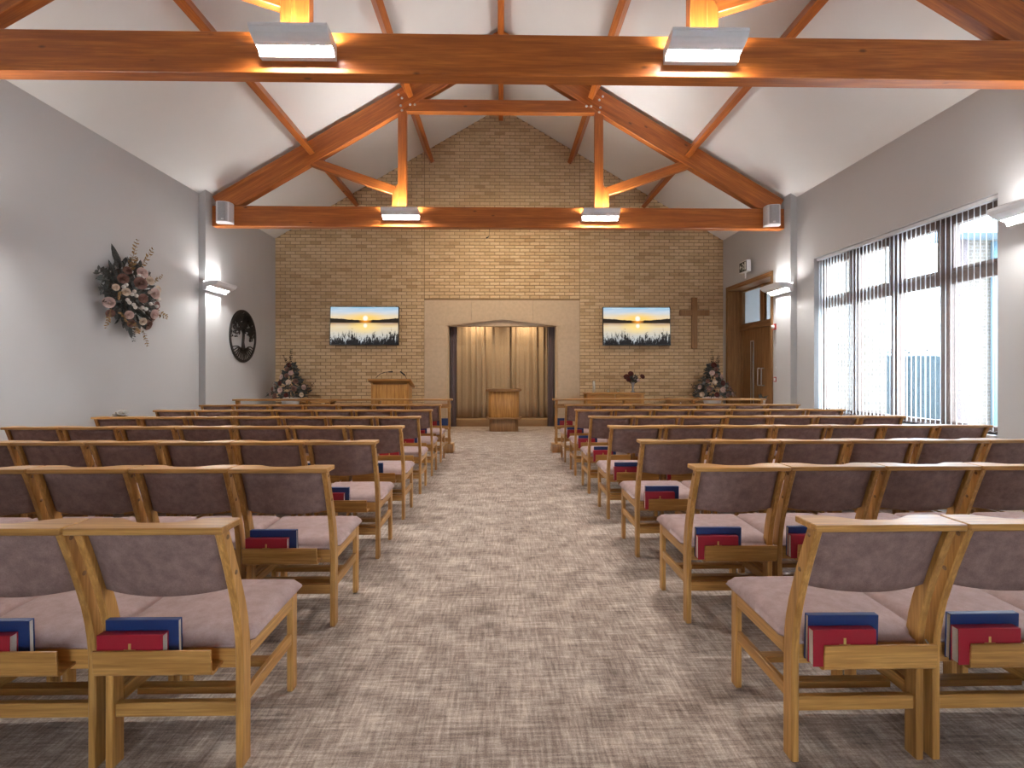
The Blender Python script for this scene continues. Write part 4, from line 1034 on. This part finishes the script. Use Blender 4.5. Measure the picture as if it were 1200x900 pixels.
sprig(ws, 'leaf_sprig', (-0.05, -0.12, 0.30), (0.16, -0.15, 1), 0.42, TAN, 9, 0.055); sprig(ws, 'leaf_sprig', (0.10, -0.12, 0.30), (0.45, -0.15, 0.8), 0.42, TAN, 9, 0.055)
sprig(ws, 'leaf_sprig', (0.40, -0.12, 0.22), (0.6, -0.15, 0.5), 0.2, TAN, 6, 0.035); sprig(ws, 'leaf_sprig', (0.36, -0.12, -0.18), (0.9, -0.1, -0.1), 0.30, TAN, 8, 0.06, 0.1)
sprig(ws, 'leaf_sprig', (0.22, -0.10, -0.40), (0.25, -0.1, -1), 0.28, TAN, 8, 0.04); sprig(ws, 'leaf_sprig', (-0.36, -0.12, -0.22), (-0.4, -0.1, -0.9), 0.30, TAN, 8, 0.045)
sprig(ws, 'leaf_sprig', (-0.38, -0.12, 0.10), (-0.9, -0.15, 0.35), 0.26, LEAF, 5, 0.10); sprig(ws, 'leaf_sprig', (-0.36, -0.12, 0.0), (-0.9, -0.15, -0.1), 0.22, LEAF, 5, 0.10)
for u, v in ((-0.38, -0.08), (-0.30, -0.34), (-0.12, -0.44), (-0.16, 0.34)):
    sprig(ws, 'leaf_sprig', (u*0.8, -0.16, v*0.8), (u, -0.35, v), 0.22, TAN, 6, 0.06)
sprig(ws, 'leaf_sprig', (0.02, -0.10, -0.42), (0.05, -0.1, -1), 0.2, LEAF, 6, 0.05)
for args in (((-0.18, -0.10, 0.28), (-0.45, -0.05, 0.8), 0.36, 0.07, 0.1), ((-0.02, -0.1, -0.40), (0.05, -0.1, -1), 0.2, 0.05, 0.1)):
    mb = MB(); leaf(mb, *args); mb.obj('blade_leaf', LEAF, ws, fixn=False)

def arrangement(x, y, label, mirror):
    t = thing('flower_arrangement', label, 'flowers', (x, y, 0), 0, 'pedestal flower arrangements')
    VASE = plain('white_vase_glaze', (0.72, 0.70, 0.69), 0.5, 0.06, 12)
    MB().lathe([(0.0, 0.0), (0.15, 0.0), (0.16, 0.02), (0.17, 0.60), (0.185, 0.66), (0.20, 0.72), (0.19, 0.74), (0.165, 0.74), (0.15, 0.70), (0.0, 0.68)], 28).obj('vase', VASE, t)
    def pt(a, h):   # cone-like outline: radius by height
        f = (h-0.74)/0.74; r = 0.42*(1-f)**0.85*(0.80+0.20*math.sin(PI*min(1, f*2))); return (r*math.cos(a), r*math.sin(a), h)
    b1, b2 = MB(), MB()
    for k in range(520):
        h = 0.74+0.70*(random.random()**1.3); a = random.uniform(0, 2*PI); p = pt(a, h); q = random.uniform(0.3, 1)
        leaf(b1 if k % 4 else b2, (p[0]*q, p[1]*q, p[2]), (math.cos(a), math.sin(a), random.uniform(-0.5, 0.7)), random.uniform(0.07, 0.11), random.uniform(0.035, 0.06))
    b1.obj('dark_foliage', LEAF, t, fixn=False)['kind'] = 'stuff'; b2.obj('dusty_foliage', LEAF2, t, fixn=False)['kind'] = 'stuff'
    kinds = ('blush', 'mauve', 'burgundy', 'cream', 'mauve', 'blush', 'mauve')
    spots = ((-0.85, 0.80), (-0.35, 0.78), (0.15, 0.80), (0.75, 0.80), (-0.6, 0.92), (-0.1, 0.90), (0.45, 0.93), (0.95, 0.95), (-0.95, 1.02), (-0.3, 1.04), (0.2, 1.06), (0.65, 1.08), (-0.55, 1.17), (0.0, 1.20), (0.4, 1.25), (-0.15, 1.33), (0.1, 1.42))
    for k, (az, h) in enumerate(spots):
        a = -PI/2+az*1.35*(1 if not mirror else -1); p = pt(a, h)
        rose(t, kinds[k % 7], (p[0]*1.05, p[1]*1.05-0.05, p[2]), (math.cos(a), math.sin(a)-0.3, 0.2), random.uniform(0.040, 0.055))
    s = -1 if mirror else 1
    sprig(t, 'leaf_sprig', (-0.02*s, 0, 1.35), (0.12*s, -0.1, 1), 0.40, TWIG, 9, 0.05); sprig(t, 'leaf_sprig', (-0.06*s, 0, 1.32), (-0.25*s, -0.1, 1), 0.30, TWIG, 8, 0.055)
    sprig(t, 'leaf_sprig', (0.0, 0, 1.2), (-0.02*s, -0.1, 1), 0.36, TAN, 8, 0.03)
    sprig(t, 'leaf_sprig', (0.30*s, -0.1, 0.85), (0.7*s, -0.2, 0.25), 0.30, TWIG, 8, 0.035, -0.4); sprig(t, 'leaf_sprig', (-0.26*s, -0.1, 0.85), (-0.7*s, -0.6, -0.15), 0.18, LEAF, 7, 0.05)
    for args in (((-0.26*s, -0.12, 0.86), (-0.6*s, -0.6, -0.35), 0.24, 0.05, 0.1), ((0.28*s, -0.12, 0.82), (0.8*s, -0.3, -0.4), 0.24, 0.05, 0.1)):
        mb = MB(); leaf(mb, *args); mb.obj('blade_leaf', LEAF, t, fixn=False)
arrangement(-4.46, 10.95, 'tall rose arrangement in white vase in the left corner', False)
arrangement(4.55, 10.95, 'tall rose arrangement in white vase beside the oak door', True)
# small vase of roses on the communion table
fv = thing('flower_vase', 'small glass vase of burgundy roses on the communion table', 'flowers', (2.87, 11.1, TZ))
MB().lathe([(0.0, 0.0), (0.05, 0.0), (0.052, 0.012), (0.022, 0.03), (0.018, 0.09), (0.035, 0.18), (0.055, 0.22), (0.052, 0.22), (0.030, 0.17), (0.012, 0.09), (0.0, 0.06)], 20).obj('vase', plain('smoky_glass', (0.30, 0.31, 0.33), 0.15), fv)
b1 = MB()
for k in range(110):
    a = random.uniform(0, 2*PI); e = random.uniform(0.2, 1.2); leaf(b1, (0.03*math.cos(a), 0.03*math.sin(a), random.uniform(0.2, 0.34)), (math.cos(a)*e, math.sin(a)*e, random.uniform(0.2, 1)), random.uniform(0.06, 0.13), 0.04)
b1.obj('foliage', LEAF, fv, fixn=False)['kind'] = 'stuff'
for kd, u, z, r in (('burgundy', -0.15, 0.33, 0.06), ('burgundy', -0.06, 0.40, 0.055), ('burgundy', 0.19, 0.34, 0.05), ('blush', 0.02, 0.31, 0.035), ('blush', 0.10, 0.26, 0.035), ('burgundy', -0.11, 0.27, 0.045)):
    mb = MB().tube([(0, 0, 0.15), (u*0.6, -0.02, z*0.8), (u, -0.05, z)], 0.004, 5); mb.obj('stem', TWIG, fv); rose(fv, kd, (u, -0.06, z), (u, -0.8, 0.4), r)
sprig(fv, 'leaf_sprig', (-0.1, 0, 0.3), (-1, 0, 0.3), 0.16, TWIG, 6, 0.03)
# ornament by the left wall on a low stand
os_ = thing('plant_stand', 'low oak stand by the left wall behind the chairs', 'stand', (-4.74, 6.45, 0))
MB().box(-0.16, 0.16, -0.16, 0.16, 0.655, 0.68).obj('stand_top', OAK[0], os_, 0.004, 1)
for sx in (-1, 1):
    for sy in (-1, 1): MB().box(sx*0.13-0.018, sx*0.13+0.018, sy*0.13-0.018, sy*0.13+0.018, 0, 0.655).obj('leg', OAK[2], os_, 0.003, 1)
orn = thing('white_posy', 'small white posy in a dark bowl at the foot of the left wall', 'ornament', (-4.74, 6.45, 0.68))
MB().lathe([(0.0, 0.0), (0.05, 0.0), (0.085, 0.03), (0.09, 0.045), (0.08, 0.045), (0.06, 0.02), (0.0, 0.015)], 20).obj('bowl', plain('grey_bowl', (0.10, 0.09, 0.09), 0.5), orn)
for u, v, z in ((0.03, 0, 0.07), (0.06, -0.03, 0.085), (0.02, 0.03, 0.09), (-0.02, -0.02, 0.06)): link('white_flower', ROSES['white'], orn, T(u, v, z) @ frame_to((u*4, v*4-0.2, 0.7)) @ Matrix.Diagonal((0.055, 0.055, 0.055, 1)))
mb = MB()
for k in range(14): a = random.uniform(0, 2*PI); leaf(mb, (0, 0, 0.035), (math.cos(a), math.sin(a), random.uniform(0.3, 1.2)), 0.09, 0.03)
mb.obj('foliage', TAN, orn, fixn=False)
# small pot plant by the door
ps = thing('plant_stand', 'low oak stand between the oak door and right pilaster', 'stand', (4.76, 9.24, 0))
MB().box(-0.14, 0.14, -0.14, 0.14, 0.655, 0.68).obj('stand_top', OAK[0], ps, 0.004, 1)
for sx in (-1, 1):
    for sy in (-1, 1): MB().box(sx*0.11-0.018, sx*0.11+0.018, sy*0.11-0.018, sy*0.11+0.018, 0, 0.655).obj('leg', OAK[2], ps, 0.003, 1)
pp = thing('potted_plant', 'small dark-leaved plant in white pot beside the right pilaster', 'plant', (4.76, 9.24, 0.68))
MB().lathe([(0.0, 0.0), (0.04, 0.0), (0.055, 0.08), (0.058, 0.09), (0.05, 0.09), (0.045, 0.07), (0.0, 0.065)], 20).obj('pot', WHITEM, pp)
mb = MB()
for k in range(26): a = random.uniform(0, 2*PI); leaf(mb, (0, 0, 0.07), (math.cos(a)*0.8, math.sin(a)*0.8, random.uniform(0.3, 1.6)), random.uniform(0.07, 0.15), 0.035)
mb.obj('foliage', LEAF, pp, fixn=False)
